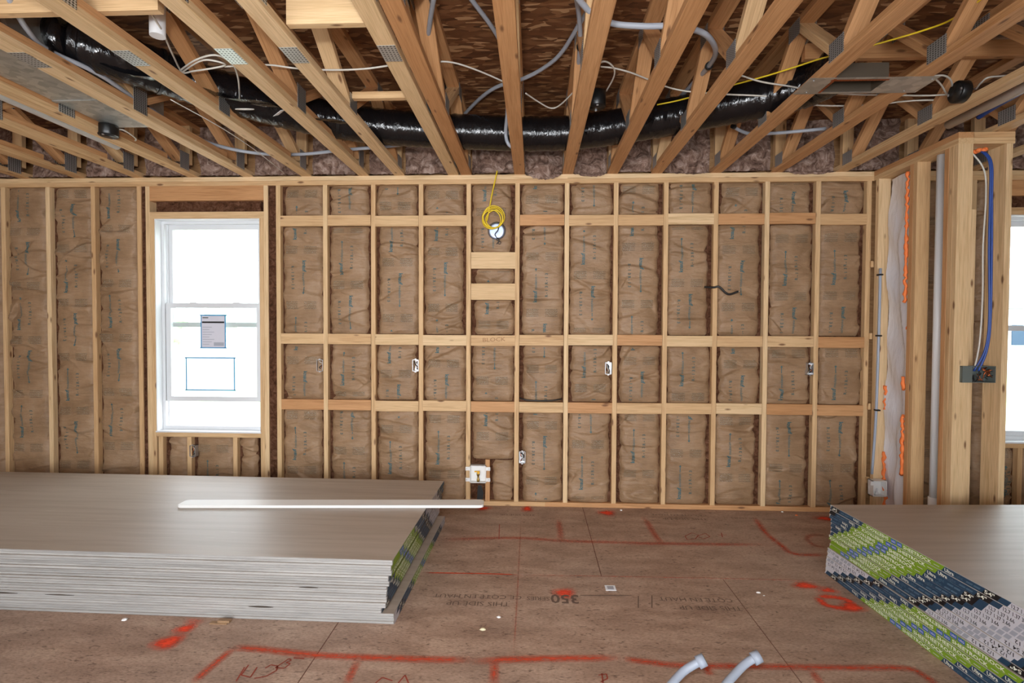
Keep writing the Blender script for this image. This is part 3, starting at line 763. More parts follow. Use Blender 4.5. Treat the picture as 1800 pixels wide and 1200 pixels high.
# ================================================================== FLOOR TRUSSES OVERHEAD
PLV = {}
def plate_mesh(kind):
    if kind not in PLV:
        mb = MB()
        if kind == 'side': mb.box(-.0008, .0008, -.055, .055, -.07, .07)
        elif kind == 'side_small': mb.box(-.0008, .0008, -.06, .06, -.045, .045)
        else: mb.box(-.042, .042, -.07, .07, -.0008, .0008)
        me = mb.mesh('truss_plate'); me.materials.append(MATS['nail_plate']); PLV[kind] = me
    return PLV[kind]
YF, YN = YW+W4-.005, -2.9
def truss(x, idx, look):
    e = empty('floor_truss', (x, YF, ZC))
    left = x < -1.3 and x > -5
    seedr = random.Random(idx*7+1)
    mt = look['mat']
    member('bottom_chord', (x, YN, ZC+T/2), (x, YF, ZC+T/2), W4, T, mt, e, (1, 0, 0))
    if left: member('bottom_chord', (x, YN, ZC+1.5*T), (x, 3.95, ZC+1.5*T), W4, T, 'pine_orange', e, (1, 0, 0))
    member('top_chord', (x, YN, ZD-T/2), (x, YF, ZD-T/2), W4, T, 'pine_orange', e, (1, 0, 0))
    zb, zt = ZC+(2*T if left else T)+.012, ZD-T-.012
    pitch, b0 = (1.07, 4.17) if x < 0 else (.80, 4.20)
    b0 += seedr.uniform(-.03, .03)
    wm = ['pine_orange', 'pine', 'pine_orange']
    for j in range(5 if x < 0 else 6):
        yb = b0 - pitch*j
        if yb < 0.4: break
        yt = yb - pitch*.5
        member('web', (x, yb-.02, zb), (x, yt+.03, zt), W4-.004, T, seedr.choice(wm), e, (1, 0, 0))
        member('web', (x, yt-.03, zt), (x, yb-pitch+.02, zb), W4-.004, T, seedr.choice(wm), e, (1, 0, 0))
        if j == 0: member('web', (x, yb+.075, zb-.012), (x, yb+.075, zt+.012), W4-.004, T, 'pine', e, (1, 0, 0))
        for s in (-1, 1):
            zz = ZC + (.085 if left else .062)
            inst('truss_plate', plate_mesh('side' if left else 'side_small'), e, Matrix.Translation((x+s*(W4/2+.0012), yb-.01, zz)))
            inst('truss_plate', plate_mesh('side_small'), e, Matrix.Translation((x+s*(W4/2+.0012), yt, ZD-.055)))
    if look.get('splice'):
        inst('truss_plate', plate_mesh('under'), e, Matrix.Translation((x, look['splice'], ZC-.0012)))
    return tag(e, look['label'], 'truss', 'floor trusses overhead')
vis = [x for x in TRX]
look_txt = {-.572: ('pine_orange', 'orange-toned floor truss pressed against the paler truss on its left'),
            -.680: ('pine_pale', 'pale floor truss with a splice plate beside the orange-toned truss'),
            -.127: ('pine_orange', 'floor truss running almost straight away above the middle of the room')}
for i, x in enumerate(TRX):
    mt = 'pine_pale' if -2.6 < x < -.6 else 'pine' if x < 0 or x > 2 else 'pine_orange'  # chords right of centre get darker pine, painting in the light's falloff
    if i < 2: continue
    lab = f'open-web timber floor truss, {ordinal(min(i-1, 20))} from the left along the wall top'
    if x > 2.6: lab = f'open-web timber floor truss, {ordinal(i-18)} to the right of the partition top'
    if x in look_txt: mt, lab = look_txt[x]
    truss(x, i, dict(mat=mt, label=lab, splice=2.42 if x in (-2.435, -1.93, -1.44, -1.135, -.680) else None))
def overhead_board(name, a, b, w, t, mat, wdir, label):
    o = member(name, a, b, w, t, mat, None, wdir); return tag(o, label, 'board', 'boards laid across the trusses')
overhead_board('strongback_board', (-2.39, 2.20, 2.895), (-1.62, 2.20, 2.895), .089, T, 'pine', (0, 0, 1), 'tan board standing on edge across trusses beside the sheet metal duct')
overhead_board('strongback_board', (-1.088, 2.26, 2.868), (-.726, 2.26, 2.868), .110, T, 'pine_pale', (0, 0, 1), 'knotty pale board bridging two trusses at the top of the photo')
overhead_board('strongback_board', (-1.088, 3.08, 2.875), (-.726, 3.08, 2.875), .040, .040, 'pine', (0, 0, 1), 'short thin batten bridging two trusses just in front of the black duct')
overhead_board('strongback_board', (1.53, 3.06, 3.075), (4.50, 3.06, 3.075), .089, T, 'pine_orange', (0, 0, 1), 'long dark brown board crossing trusses behind the metal register flange')

# ================================================================== PARTITION STUB ON THE RIGHT
PX0, PX1, PYE = 2.735, 2.828, 3.485
mb = MB(); mb.box(PX0, PX1, PYE, YW-.002, 0, T)
part = tag(mb.obj('wall_partition', 'pine'), kind='structure')
PD = PX1-PX0; PXM = (PX0+PX1)/2
def pstud(x, y, z0=T, z1=ZP, w=PD, t=T, mat='pine', along='x'):
    return member('stud', (x, y, z0), (x, y, z1), w, t, mat, part, (1, 0, 0) if along == 'x' else (0, 1, 0))
pstud(PXM, YW-.04, mat='pine_pale'); pstud(PXM, 3.90, mat='pine_orange'); pstud(PXM, 3.90-T, mat='pine')
for i in range(3): pstud(PXM, PYE+T*(i+.5), mat=('pine_pale', 'pine', 'pine_orange')[i])
pstud(3.055, PYE+.07, w=T, t=.14, mat='pine_pale'); pstud(2.90, PYE+.13, z1=2.30, mat='pine_pale')
for j in range(2):
    zz = ZP+T*(j+.5)
    member('top_plate', (PXM, PYE, zz), (PXM, YW-.002, zz), PD+.004, T, 'pine_orange' if j else 'pine', part, (1, 0, 0))
    member('top_plate', (PX1, PYE+.07, zz), (3.085, PYE+.07, zz), .14, T, 'pine', part, (0, 1, 0))
for z in (.25, .85, 1.42, 2.0): pstud_b = member('block', (PX0-.014, YW-.012, z), (PX0-.014, YW-.012, z+.05), .02, .02, 'pine', part)
member('bottom_plate', (PX1, PYE+.07, T/2), (3.085, PYE+.07, T/2), .14, T, 'pine', part, (0, 1, 0))
# plastic film over the bay with orange foam along its edges
rs = np.random.RandomState(5)
ny, nz = 22, 110
Yg, Zg = np.meshgrid(np.linspace(3.925, YW-.065, ny+1), np.linspace(.05, ZP-.01, nz+1))
Xg = PX1-.012 + .010*np.sin(Zg*5+Yg*9) + .008*np.sin(Zg*13-Yg*21) + .004*rs.randn(*Yg.shape)*.3
Xg -= .02*np.exp(-((Yg-4.05-.05*np.sin(Zg*4))/.03)**2)
i = np.arange(ny*nz); a = (i//ny)*(ny+1)+i % ny
mb = MB(); mb.add(np.stack([Xg, Yg, Zg], -1).reshape(-1, 3).tolist(), np.stack([a, a+1, a+ny+2, a+ny+1], -1).tolist(), 0, True)
film = centred(mb, 'plastic_sheet', 'white_film'); tag(film, 'glossy white plastic film hung in the partition stud bay', 'plastic sheet')
def foam(y, z0, z1, seed, x=None):
    x = x if x is not None else (PX0+.003 if y < 4.0 else PX1-.022)
    r_ = random.Random(seed); n = max(4, int((z1-z0)/.02)); mbf = MB()
    pts = [(x+r_.uniform(-.004, .004), y+r_.uniform(-.010, .010), z0+(z1-z0)*k/n) for k in range(n+1)]
    mbf.tube(pts, [r_.uniform(.006, .017) for _ in pts], 8); return mbf.obj('foam_bead', 'foam_orange', film)
foam(3.945, 1.70, 2.66, 1); foam(3.94, 1.05, 1.15, 6); foam(3.94, .42, .86, 2); foam(3.945, .06, .12, 7); foam(4.235, .86, 1.05, 3); foam(4.24, .30, .52, 4); foam(4.22, .06, .26, 5); foam(4.0, 1.50, 1.56, 8)
mb = MB(); mb.tube(smooth_path([(PX0-.012, 4.20, 1.98), (PX0-.012, 4.205, 1.4), (PX0-.014, 4.215, .8), (PX0-.02, 4.24, .34)]), .010, 8)
o = centred(mb, 'supply_pipe', 'pex_white'); tag(o, 'thin white pipe stapled down the partition stud to a small outlet box', 'pipe')
for z in (1.93, 1.45, .86):
    m2 = MB(); m2.box(PX0-.026, PX0+.002, 4.185, 4.225, z-.006, z+.006); m2.obj('pipe_staple', 'plastic_black', o)
mb = MB(); mb.tube([(2.79, 3.70, T), (2.79, 3.70, .33)], .032, 16); mb.tube([(2.79, 3.70, .33), (2.79, 3.70, ZP)], .026, 16)
o = centred(mb, 'drain_pipe', 'pvc'); tag(o, 'white vertical plastic pipe inside the partition wall', 'pipe')

# two gang box with cables on the partition end
bx0, bx1, bz0, bz1 = 2.775, 2.985, 1.155, 1.262
e = empty('switch_box', ((bx0+bx1)/2, PYE-.02, bz0)); tag(e, 'dark grey wide switch box packed with copper wires on the partition', 'electrical box')
mb = MB(); t_ = .004; yb = PYE+.055
mb.box(bx0, bx1, yb-t_, yb, bz0, bz1); mb.box(bx0, bx0+t_, PYE-.02, yb, bz0, bz1); mb.box(bx1-t_, bx1, PYE-.02, yb, bz0, bz1)
mb.box(bx0, bx1, PYE-.02, yb, bz0, bz0+t_); mb.box(bx0, bx1, PYE-.02, yb, bz1-t_, bz1); mb.obj('box_body', 'box_grey', e)
mb = MB(); mb.box(bx0, bx0+.062, PYE-.022, PYE-.018, bz0, bz1); mb.obj('cover', 'box_grey', e)
wr = random.Random(4)
for q in range(9):
    c = Vector((wr.uniform(bx0+.075, bx1-.02), PYE-.005, wr.uniform(bz0+.02, bz1-.02))); mb = MB()
    mb.tube(smooth_path([c+Vector((wr.uniform(-.025, .025), wr.uniform(0, .02), wr.uniform(-.03, .03))) for _ in range(5)], 4), .0028, 6); mb.obj('wire', 'copper' if q % 3 else 'cable_black', e)
mb = MB()
for dx in (-.008, .008):
    mb.tube(smooth_path([on_y(1722+dx*200, 262, PYE+.05), on_y(1741+dx*200, 285, PYE-.008), on_y(1742+dx*200, 350, PYE-.01), on_y(1741+dx*300, 430, PYE-.01), on_y(1740+dx*150, 560, PYE-.01), on_y(1733+dx*200, 615, PYE-.01), on_y(1716+dx*500, 652, PYE+.01)]), .0065, 8)
o = centred(mb, 'blue_cable', 'cable_blue'); tag(o, 'pair of blue cables dropping from the foamed hole to the switch box', 'cable')
mb = MB(); mb.tube(smooth_path([on_y(1703, 262, PYE+.04), on_y(1729, 297, PYE+.02), on_y(1733, 345, PYE+.02), on_y(1728, 430, PYE+.02), on_y(1727, 520, PYE+.02), on_y(1722, 600, PYE+.02), on_y(1712, 652, PYE+.015)]), .005, 8)
o = centred(mb, 'white_cable', 'romex'); tag(o, 'greyish white cable running beside the blue cables on the partition', 'cable')
mb = MB(); c = on_y(1722, 264, PYE+.05); r_ = random.Random(8)
for q in range(7): mb.lathe([(.001, -.014), (.016, -.008), (.019, .002), (.012, .011), (.001, .014)], 10, Matrix.Translation(c+Vector((r_.uniform(-.03, .025), r_.uniform(-.015, .015), r_.uniform(-.008, .006)))))
o = centred(mb, 'foam_plug', 'foam_orange'); tag(o, 'orange foam sealing the cable hole under the partition top plate', 'foam')

# ================================================================== WALL FIXTURES
def wall_box(u, v, side, label):
    c = on_y(u, v, YW); w, h, d = .052, .098, .030
    e = empty('outlet_box', (c.x, YW, c.z-h/2)); tag(e, label, 'electrical box', 'metal outlet boxes in the wall')
    x0, x1, z0, z1, y0, y1, t_ = c.x-w/2, c.x+w/2, c.z-h/2, c.z+h/2, YW-.014, YW+d, .003
    mb = MB(); mb.box(x0, x1, y1-t_, y1, z0, z1); mb.box(x0, x0+t_, y0, y1, z0, z1); mb.box(x1-t_, x1, y0, y1, z0, z1); mb.box(x0, x1, y0, y1, z0, z0+t_); mb.box(x0, x1, y0, y1, z1-t_, z1)
    for zz in (z0-.008, z1-.004): mb.box(c.x-.007, c.x+.007, y0, y0+.003, zz, zz+.012)
    mb.obj('box_body', 'steel_box', e); r_ = random.Random(int(u))
    for q in range(4):
        mb = MB(); p = Vector((c.x, YW+.012, c.z)); pts = [p+Vector((r_.uniform(-.018, .018), r_.uniform(-.016, .02), zz)) for zz in (-.036, -.015, .008, .034)]
        mb.tube(smooth_path(pts, 4), .0035, 6); mb.obj('wire', ('cable_black', 'romex', 'copper', 'cable_black')[q], e)
wall_box(563, 642, -1, 'metal outlet box at mid wall, leftmost of the row, nearest the window')
wall_box(731, 642, -1, 'metal outlet box at mid wall, second from the window')
wall_box(1069, 647, -1, 'metal outlet box at mid wall, third from the window')
wall_box(1423, 648, -1, 'metal outlet box at mid wall nearest the partition')
wall_box(918, 803, 1, 'metal outlet box low on the wall right of the white valve box')
wall_box(340, 792, 1, 'dark metal outlet box poking through the paper below the window')

# ice-maker style valve box
c0, c1 = on_y(819, 817, YW), on_y(862, 846, YW)
e = empty('valve_box', ((c0.x+c1.x)/2, YW-.02, c1.z)); tag(e, 'white plastic valve box with four ears low between wall studs', 'valve box')
xa, xb, zb_, zt_ = c0.x+.035, c1.x-.035, c1.z-.008, c0.z
mb = MB(); t_ = .005; y0, y1 = YW-.022, YW+.034
mb.box(xa, xb, y1-t_, y1, zb_, zt_); mb.box(xa, xa+t_, y0, y1, zb_, zt_); mb.box(xb-t_, xb, y0, y1, zb_, zt_); mb.box(xa, xb, y0, y1, zt_-t_, zt_); mb.box(xa, xb, y0, y1, zb_, zb_+t_)
mb.obj('box_body', 'plastic_white', e)
for zz in (zb_+.012, zt_-.040):
    for x0, x1 in ((c0.x, xa), (xb, c1.x)):
        m2 = MB(); m2.box(x0, x1, y0, y0+.004, zz, zz+.030); ear = m2.obj('ear', 'plastic_white', e)
        m3 = MB(); xx = (x0+.010) if x0 == c0.x else (x1-.010); m3.lathe([(.004, 0), (.004, .0012)], 10, Matrix.Translation((xx, y0-.0004, zz+.015)) @ Matrix.Rotation(math.pi/2, 4, 'X')); m3.obj('screw', 'steel_box', ear)
xm = (xa+xb)/2
mb = MB(); mb.lathe([(.012, 0), (.012, .022), (.008, .026), (.008, .05), (.013, .055), (.013, .075), (.004, .08)], 14, Matrix.Translation((xm, YW+.002, zb_+.004))); v_ = mb.obj('valve', 'brass', e)
mb = MB(); mb.box(xm-.030, xm+.014, YW-.014, YW-.006, zb_+.088, zb_+.098, b=.002); mb.box(xm-.006, xm+.014, YW-.014, YW-.006, zb_+.076, zb_+.090); mb.obj('valve_handle', 'handle_yellow', v_)
# white outlet box on the partition stud
p = on_y(1548, 856, 4.22); e = empty('plastic_outlet_box', (p.x, 4.22, p.z-.06)); tag(e, 'small white plastic outlet box at the foot of the partition stud', 'outlet box')
mb = MB(); x0, x1, z0, z1 = PX0-.045, PX0+.06, p.z-.065, p.z+.06
mb.box(x0, x1, 4.245, 4.25, z0, z1); mb.box(x0, x0+.005, 4.18, 4.25, z0, z1); mb.box(x1-.005, x1, 4.18, 4.25, z0, z1); mb.box(x0, x1, 4.18, 4.25, z0, z0+.005); mb.box(x0, x1, 4.18, 4.25, z1-.005, z1); mb.obj('box_body', 'plastic_white', e)
mb = MB(); mb.lathe([(.012, 0), (.012, .02), (.006, .024), (.006, .05)], 12, Matrix.Translation((x0+.05, 4.215, z0+.005))); mb.obj('valve', 'pvc', e)
mb = MB(); mb.box(x0-.02, x0, 4.18, 4.184, z1-.035, z1-.005); mb.obj('ear', 'plastic_white', e)

# yellow cable coil with foil-bright disc
e = empty('cable_coil', (-.335, YW-.03, 2.24)); tag(e, 'coil of yellow cable hanging with a shiny round metal box', 'cable coil')
mb = MB(); mb.tube(smooth_path([on_y(874, 300, YW-.01), on_y(870, 318, YW-.022), on_y(864, 345, YW-.03), on_y(860, 368, YW-.035), on_y(856, 388, YW-.035)]), .0055, 8); mb.obj('cable_drop', 'cable_yellow', e)
for q, (u, v, rr, dy) in enumerate(((866, 384, .082, -.030), (868, 381, .088, -.038), (864, 386, .076, -.044), (869, 385, .070, -.050), (866, 382, .085, -.024))):
    c = on_y(u, v, YW+dy); mb = MB()
    mb.tube([c+Vector((rr*math.cos(2*math.pi*k/30), .010*math.sin(4*math.pi*k/30+q), rr*1.02*math.sin(2*math.pi*k/30))) for k in range(31)], .0045, 7, caps=False); mb.obj('cable_loop', 'cable_yellow', e)
c = on_y(873, 405, YW-.012)
mb = MB(); mb.lathe([(.001, 0), (.05, .004), (.072, .002), (.076, -.010), (.074, -.030)], 28, Matrix.Translation(c) @ Matrix.Rotation(math.pi/2, 4, 'X')); mb.obj('round_box', 'foil', e)
mb = MB(); mb.tube(smooth_path([c+Vector((.02, -.012, .04)), c+Vector((.012, -.02, 0)), c+Vector((-.012, -.022, -.04)), c+Vector((.02, -.016, -.085)), c+Vector((.0, -.012, -.115))]), .004, 7); mb.obj('wire_tail', 'cable_black', e)
for q in range(2):
    mb = MB(); cc = c+Vector((.012+.012*q, -.012, -.075-.028*q)); mb.tube([cc+Vector((.012*math.cos(k*.55), 0, .012*math.sin(k*.55))) for k in range(12)], .003, 6); mb.obj('wire_tail', 'cable_black', e)

mb = MB(); mb.tube(smooth_path([(1.40, YW+.03, 1.845), on_y(1254, 505, YW-.012), on_y(1264, 504, YW-.03), on_y(1275, 514, YW-.035), on_y(1283, 517, YW-.035), on_y(1298, 512, YW-.04)]), .0085, 10)
o = centred(mb, 'black_cable', 'cable_black'); tag(o, 'short black cable stub poking out past a stud at mid wall', 'cable')
m2 = MB(); p = on_y(1298, 512, YW-.041); m2.lathe([(.004, 0), (.004, .008)], 8, Matrix.Translation(p) @ Matrix.Rotation(math.pi/2, 4, 'Y')); m2.obj('cable_end', 'romex', o)
mb = MB(); mb.tube(smooth_path([(-.12, YW+.01, .912), (-.06, YW-.006, .898), (.05, YW-.01, .893), (.16, YW-.006, .897), (.235, YW+.01, .908)]), .0055, 8)
o = centred(mb, 'black_cable', 'cable_black'); tag(o, 'slack black cable sagging between two studs above a block', 'cable')

# ================================================================== DUCTS, PIPES, CABLES OVERHEAD
def ridged(path, r, amp, n=26):
    r_ = random.Random(9); L = [0]
    for a, b in zip(path[:-1], path[1:]): L.append(L[-1]+(b-a).length)
    return [r*(1+amp*math.sin(l*2*math.pi/.055)+r_.uniform(-.02, .02)) for l in L]
e = empty('flex_duct', (-.3, 3.8, 2.81)); tag(e, 'long shiny black flexible duct snaking through the floor trusses', 'duct')
dp = [(-2.46, 2.66, 2.995), (-2.30, 2.78, 2.975), (-2.05, 3.06, 2.960), (-1.72, 3.38, 2.950), (-1.36, 3.62, 2.945), (-.92, 3.76, 2.940), (-.38, 3.84, 2.938), (.08, 3.88, 2.938), (.45, 3.83, 2.945), (.83, 3.68, 2.950), (1.165, 3.50, 2.950), (1.47, 3.34, 2.955), (1.66, 3.20, 2.965), (1.72, 3.03, 2.975)]
path = smooth_path(dp, 18)
mb = MB(); mb.tube(path, ridged(path, .122, .018), 28); mb.obj('jacket', 'black_poly', e)
for k in (int(len(path)*.12), int(len(path)*.30), int(len(path)*.88)):
    mb = MB(); mb.tube([path[k], path[k].lerp(path[k+1], .8)], .127, 28, caps=False); mb.obj('strap', 'plastic_black', e)
p = on_z(482, 207, 2.80); mb = MB(); M_ = Matrix.Translation((-1.60, 3.20, 2.835)) @ Matrix.Rotation(-.75, 4, 'Z') @ Matrix.Rotation(.5, 4, 'X')
mb.box(-.06, .06, -.018, .018, -.001, .001); o2 = mb.obj('duct_label', 'paper_white', e, M_)
mb = MB(); cc = on_z(430, 192, 2.82); mb.tube([cc+Vector((.055*math.cos(k*.4), .035*math.sin(k*.4), .012*math.sin(k*.4))) for k in range(17)], .003, 6, caps=False); mb.obj('zip_tie', 'romex', e)
# black torn sleeve hanging below the duct
mb = MB(); n_ = 18
for i in range(n_+1):
    t_ = i/n_
    for j in range(7):
        s_ = j/6
        q = Vector((-2.36, 2.72, 2.90)).lerp(Vector((-1.20, 3.42, 2.835)), t_) + Vector((.10, -.09, -.0))*(s_-.5)*(1.1-.5*t_)
        mb.v.append((q.x, q.y, q.z+.018*math.sin(t_*19+s_*3)+.02*math.cos(s_*3.1)))
mb.f = [(i*7+j, i*7+j+1, i*7+8+j, i*7+7+j) for i in range(n_) for j in range(6)]; mb.m = [0]*len(mb.f); mb.sm = [True]*len(mb.f)
mb.obj('torn_sleeve', 'black_poly', e)

# rectangular sheet metal duct between two trusses on the left
e = empty('sheet_metal_duct', (-2.675, 2.3, 2.83)); tag(e, 'bare galvanized rectangular duct between trusses above the left window', 'duct')
mb = MB(); mb.box(-2.862, -2.488, .2, 2.985, 2.832, 3.12); mb.obj('duct_section', 'galvanized', e)
mb = MB(); mb.box(-2.858, -2.492, 2.99, 3.40, 2.835, 3.12); mb.obj('duct_section', 'galvanized', e)
mb = MB(); mb.box(-2.864, -2.486, 2.975, 3.0, 2.826, 2.832); mb.obj('drive_cleat', 'galvanized', e)
mb = MB(); mb.lathe([(.115, 0), (.115, .10)], 24, Matrix.Translation((-2.53, 2.64, 2.995)) @ Matrix.Rotation(math.pi/2, 4, 'Y')); mb.obj('collar', 'black_poly', e)
# register boot with flange on the right
e = empty('register_boot', (1.72, 2.80, ZC)); tag(e, 'galvanized register flange with an open foil-lined boot under two trusses', 'register boot')
fx0, fx1, fy0, fy1, ox0, ox1, oy0, oy1 = 1.40, 2.045, 2.725, 2.905, 1.525, 1.80, 2.745, 2.885
mb = MB()
for b_ in ((fx0, ox0, fy0, fy1), (ox1, fx1, fy0, fy1), (ox0, ox1, fy0, oy0), (ox0, ox1, oy1, fy1)): mb.box(b_[0], b_[1], b_[2], b_[3], ZC-.0022, ZC-.0008)
mb.obj('flange', 'galvanized', e)
mb = MB()
for b_ in ((ox0-.002, ox0, oy0, oy1), (ox1, ox1+.002, oy0, oy1), (ox0, ox1, oy0-.002, oy0), (ox0, ox1, oy1, oy1+.002)): mb.box(b_[0], b_[1], b_[2], b_[3], ZC-.001, ZC+.08)
mb.box(ox0, ox1, oy0, oy1, ZC+.078, ZC+.082); mb.obj('boot_body', 'steel_dark', e)
r_ = random.Random(12); mb = MB()
for k in range(18):
    t_ = k/17; x = ox0+(ox1-ox0)*t_; mb.box(x-.007, x+.007, oy0+.001, oy0+.012, ZC-.004, ZC+.02*r_.random()+.01)
for k in range(8):
    y = oy0+(oy1-oy0)*k/7; mb.box(ox0+.001, ox0+.014, y-.007, y+.007, ZC-.004, ZC+.01+.02*r_.random())
mb.obj('foil_lining', 'copper', e)
for x, y in ((1.43, 2.75), (1.46, 2.88), (1.97, 2.88), (2.02, 2.75)):
    mb = MB(); mb.lathe([(.005, 0), (.005, .003)], 8, Matrix.Translation((x, y, ZC-.006))); mb.obj('screw', 'steel_box', e)

def pipe(name, pts, r, mat, label, cat, group=None, clips=(), n=8, smooth=True, seg=10):
    P = smooth_path(pts, n) if smooth and len(pts) > 2 else [Vector(p) for p in pts]
    mbp = MB(); mbp.tube(P, r, seg); o = centred(mbp, name, mat); tag(o, label, cat, group)
    for c in clips:
        i_ = min(range(len(P)), key=lambda k: (P[k]-Vector(c)).length); a_ = P[max(i_-1, 0)]; b_ = P[min(i_+1, len(P)-1)]; d_ = (b_-a_).normalized()*.012
        m2 = MB(); m2.tube([P[i_]-d_, P[i_]+d_], r*1.55, 10); m2.obj('pipe_clip', 'plastic_black', o)
    return o
Z_ = on_z
pipe('vent_pipe', [(-3.20, .4, 2.885), (-3.20, 3.86, 2.885)], .036, 'pvc', 'white plastic pipe running along between trusses at far left', 'pipe', seg=16)
pipe('vent_pipe', [(-1.80, 2.42, 2.875), (-1.80, 2.42, 3.19)], .034, 'pvc', 'short vertical white plastic pipe rising beside the black duct', 'pipe', seg=16)
pipe('vent_pipe', [(2.712, 1.4, 2.842), (2.694, 3.52, 2.832)], .027, 'pvc', 'white plastic pipe running along toward the partition top', 'pipe', seg=16)
Xt = -2.39
pipe('water_pipe', [Z_(8, -20, 2.93), Z_(20, 5, 2.90), Z_(48, 52, 2.875), Z_(85, 88, 2.865), (-2.375, 2.75, 2.865), Z_(255, 186, 2.865), Z_(340, 239, 2.865), Z_(395, 259, 2.87), Z_(460, 270, 2.87), Z_(530, 271, 2.87), Z_(600, 264, 2.87), Z_(700, 255, 2.87), Z_(760, 245, 2.87)], .0125, 'pex_grey',
     'grey water pipe clipped along a left truss then crossing near the wall', 'pipe', 'grey water pipes', [Z_(85, 88, 2.865), Z_(255, 186, 2.865), Z_(340, 239, 2.865)])
def dk(u, v, z=3.16): return on_z(u, v, z)
pipe('water_pipe', [dk(820, -15), dk(833, 5), dk(858, 38), dk(877, 68), dk(886, 96, 3.12), dk(889, 140, 3.08), dk(892, 190, 2.98), on_y(889, 232, 3.70), on_y(893, 252, 3.72), on_y(905, 262, 3.75)], .0125, 'pex_grey', 'grey water pipe dropping past the middle truss in front of the black duct', 'pipe', 'grey water pipes', [dk(887, 92, 3.12)])
pipe('water_pipe', [dk(1052, -12), dk(1020, 40), dk(985, 95), dk(950, 123), dk(915, 140), dk(875, 152), dk(845, 172), dk(812, 205), dk(800, 216)], .0125, 'pex_grey', 'grey water pipe curving diagonally under the deck behind the middle truss', 'pipe', 'grey water pipes')
pipe('water_pipe', [dk(1012, -12, 3.1), dk(1018, 30, 3.1), dk(1020, 70, 3.08), dk(1016, 120, 3.06), dk(1011, 165, 3.04), dk(1008, 190, 3.03)], .0125, 'pex_grey', 'grey water pipe running lengthwise beside the truss right of centre', 'pipe', 'grey water pipes', [dk(1018, 78, 3.08)])
pipe('water_pipe', [dk(1010, -10, 2.97), dk(1025, 8, 2.96), dk(1040, 22, 2.95), dk(1076, 41, 2.93), dk(1130, 46, 2.92), dk(1184, 46, 2.92), dk(1226, 54, 2.92), dk(1248, 68, 2.93), dk(1258, 92, 2.96), dk(1246, 116, 3.0), dk(1220, 145, 3.04), dk(1194, 172, 3.08)], .014, 'pex_grey', 'grey water pipe crossing two trusses and hooking back near top centre right', 'pipe', 'grey water pipes', [dk(1247, 115, 3.0)])
pipe('water_pipe', [dk(1288, 221, 2.90), dk(1300, 229, 2.89), dk(1320, 235, 2.88), dk(1360, 234, 2.88), dk(1400, 231, 2.88), dk(1452, 226, 2.88)], .0115, 'pex_grey', 'short grey water pipe low behind the right trusses', 'pipe', 'grey water pipes', [dk(1290, 222, 2.90)])
pipe('water_pipe', [dk(752, 70, 3.05), dk(757, 30, 3.05), dk(764, -12, 3.05)], .0125, 'pex_grey', 'grey water pipe rising beside the orange-toned truss', 'pipe', 'grey water pipes')
# house wiring
def cable(pts, label, mat='romex', r=.0048, name='house_cable'): return pipe(name, pts, r, mat, label, 'cable', 'cables strung through the trusses', seg=7)
zz = 2.90
cable([dk(316, 124, zz), dk(345, 105, zz), dk(380, 97, zz), dk(408, 112, zz), dk(418, 135, zz), dk(421, 165, zz), dk(420, 178, zz)], 'white cable looping over the black duct at left')
cable([dk(318, 128, zz), dk(350, 108, zz), dk(372, 106, zz), dk(395, 115, zz), dk(340, 125, zz), dk(320, 126, zz), dk(303, 95, zz), dk(285, 55, zz), dk(258, 12, zz)], 'white cable rising from the loops past the short vertical pipe')
cable([dk(395, 117, zz), dk(468, 114, zz), dk(520, 120, zz), dk(580, 123, zz), dk(640, 121, zz), dk(692, 114, zz)], 'white cable spanning trusses left of centre')
cable([dk(763, 108, 3.02), dk(790, 109, 3.02), dk(815, 115, 3.02), dk(850, 128, 3.02), dk(893, 147, 3.02)], 'white cable sloping down to the middle truss')
cable([dk(924, 164, 3.0), dk(945, 178, 3.0), dk(968, 190, 2.99), dk(985, 184, 3.0), dk(1012, 158, 3.0)], 'white cable sagging in a V between the two middle trusses')
cable([dk(1056, 117, 2.98), dk(1080, 120, 2.98), dk(1110, 128, 2.98), dk(1140, 140, 2.98), dk(1170, 152, 2.97), dk(1205, 160, 2.96), dk(1260, 165, 2.94), dk(1330, 168, 2.92), dk(1380, 172, 2.91), dk(1420, 183, 2.90), dk(1470, 186, 2.90), dk(1540, 184, 2.90), dk(1590, 178, 2.90), dk(1640, 176, 2.90), dk(1668, 180, 2.89)], 'long white cable running right across the right-hand trusses')
cable([dk(1300, 132, 2.93), dk(1340, 144, 2.92), dk(1390, 152, 2.92), dk(1440, 162, 2.90), dk(1500, 166, 2.90), dk(1560, 167, 2.90), dk(1625, 168, 2.90), dk(1668, 166, 2.89)], 'white cable passing just behind the register flange')
cable([dk(1040, 118, 2.97), dk(1062, 108, 2.97), dk(1078, 118, 2.97), dk(1079, 135, 2.97), dk(1066, 160, 2.97)], 'white cable loop hooking down to the black box right of centre')
cable([dk(1640, 133, 2.90), dk(1660, 133, 2.89), dk(1672, 142, 2.89), dk(1674, 160, 2.88)], 'white cable loop left of the right junction box')
cable([dk(1642, 136, 2.90), dk(1655, 150, 2.89), dk(1664, 165, 2.88), dk(1676, 176, 2.87)], 'white cable crossing down to the right junction box')
cable([dk(1716, 156, 2.87), dk(1725, 145, 2.88), dk(1738, 136, 2.89), dk(1770, 133, 2.90)], 'white cable leaving the right junction box toward the frame edge')
cable([dk(-10, 112, 2.865), dk(40, 138, 2.865), dk(100, 172, 2.865), dk(146, 203, 2.865), dk(156, 206, 2.865), dk(168, 195, 2.865), dk(180, 196, 2.865), dk(199, 212, 2.865), dk(184, 218, 2.85)], 'white cable bending into the left junction box')
cable([dk(205, 226, 2.83), dk(220, 230, 2.83), dk(238, 243, 2.83), dk(236, 247, 2.83), dk(222, 243, 2.83)], 'short white cable loop right of the left junction box')
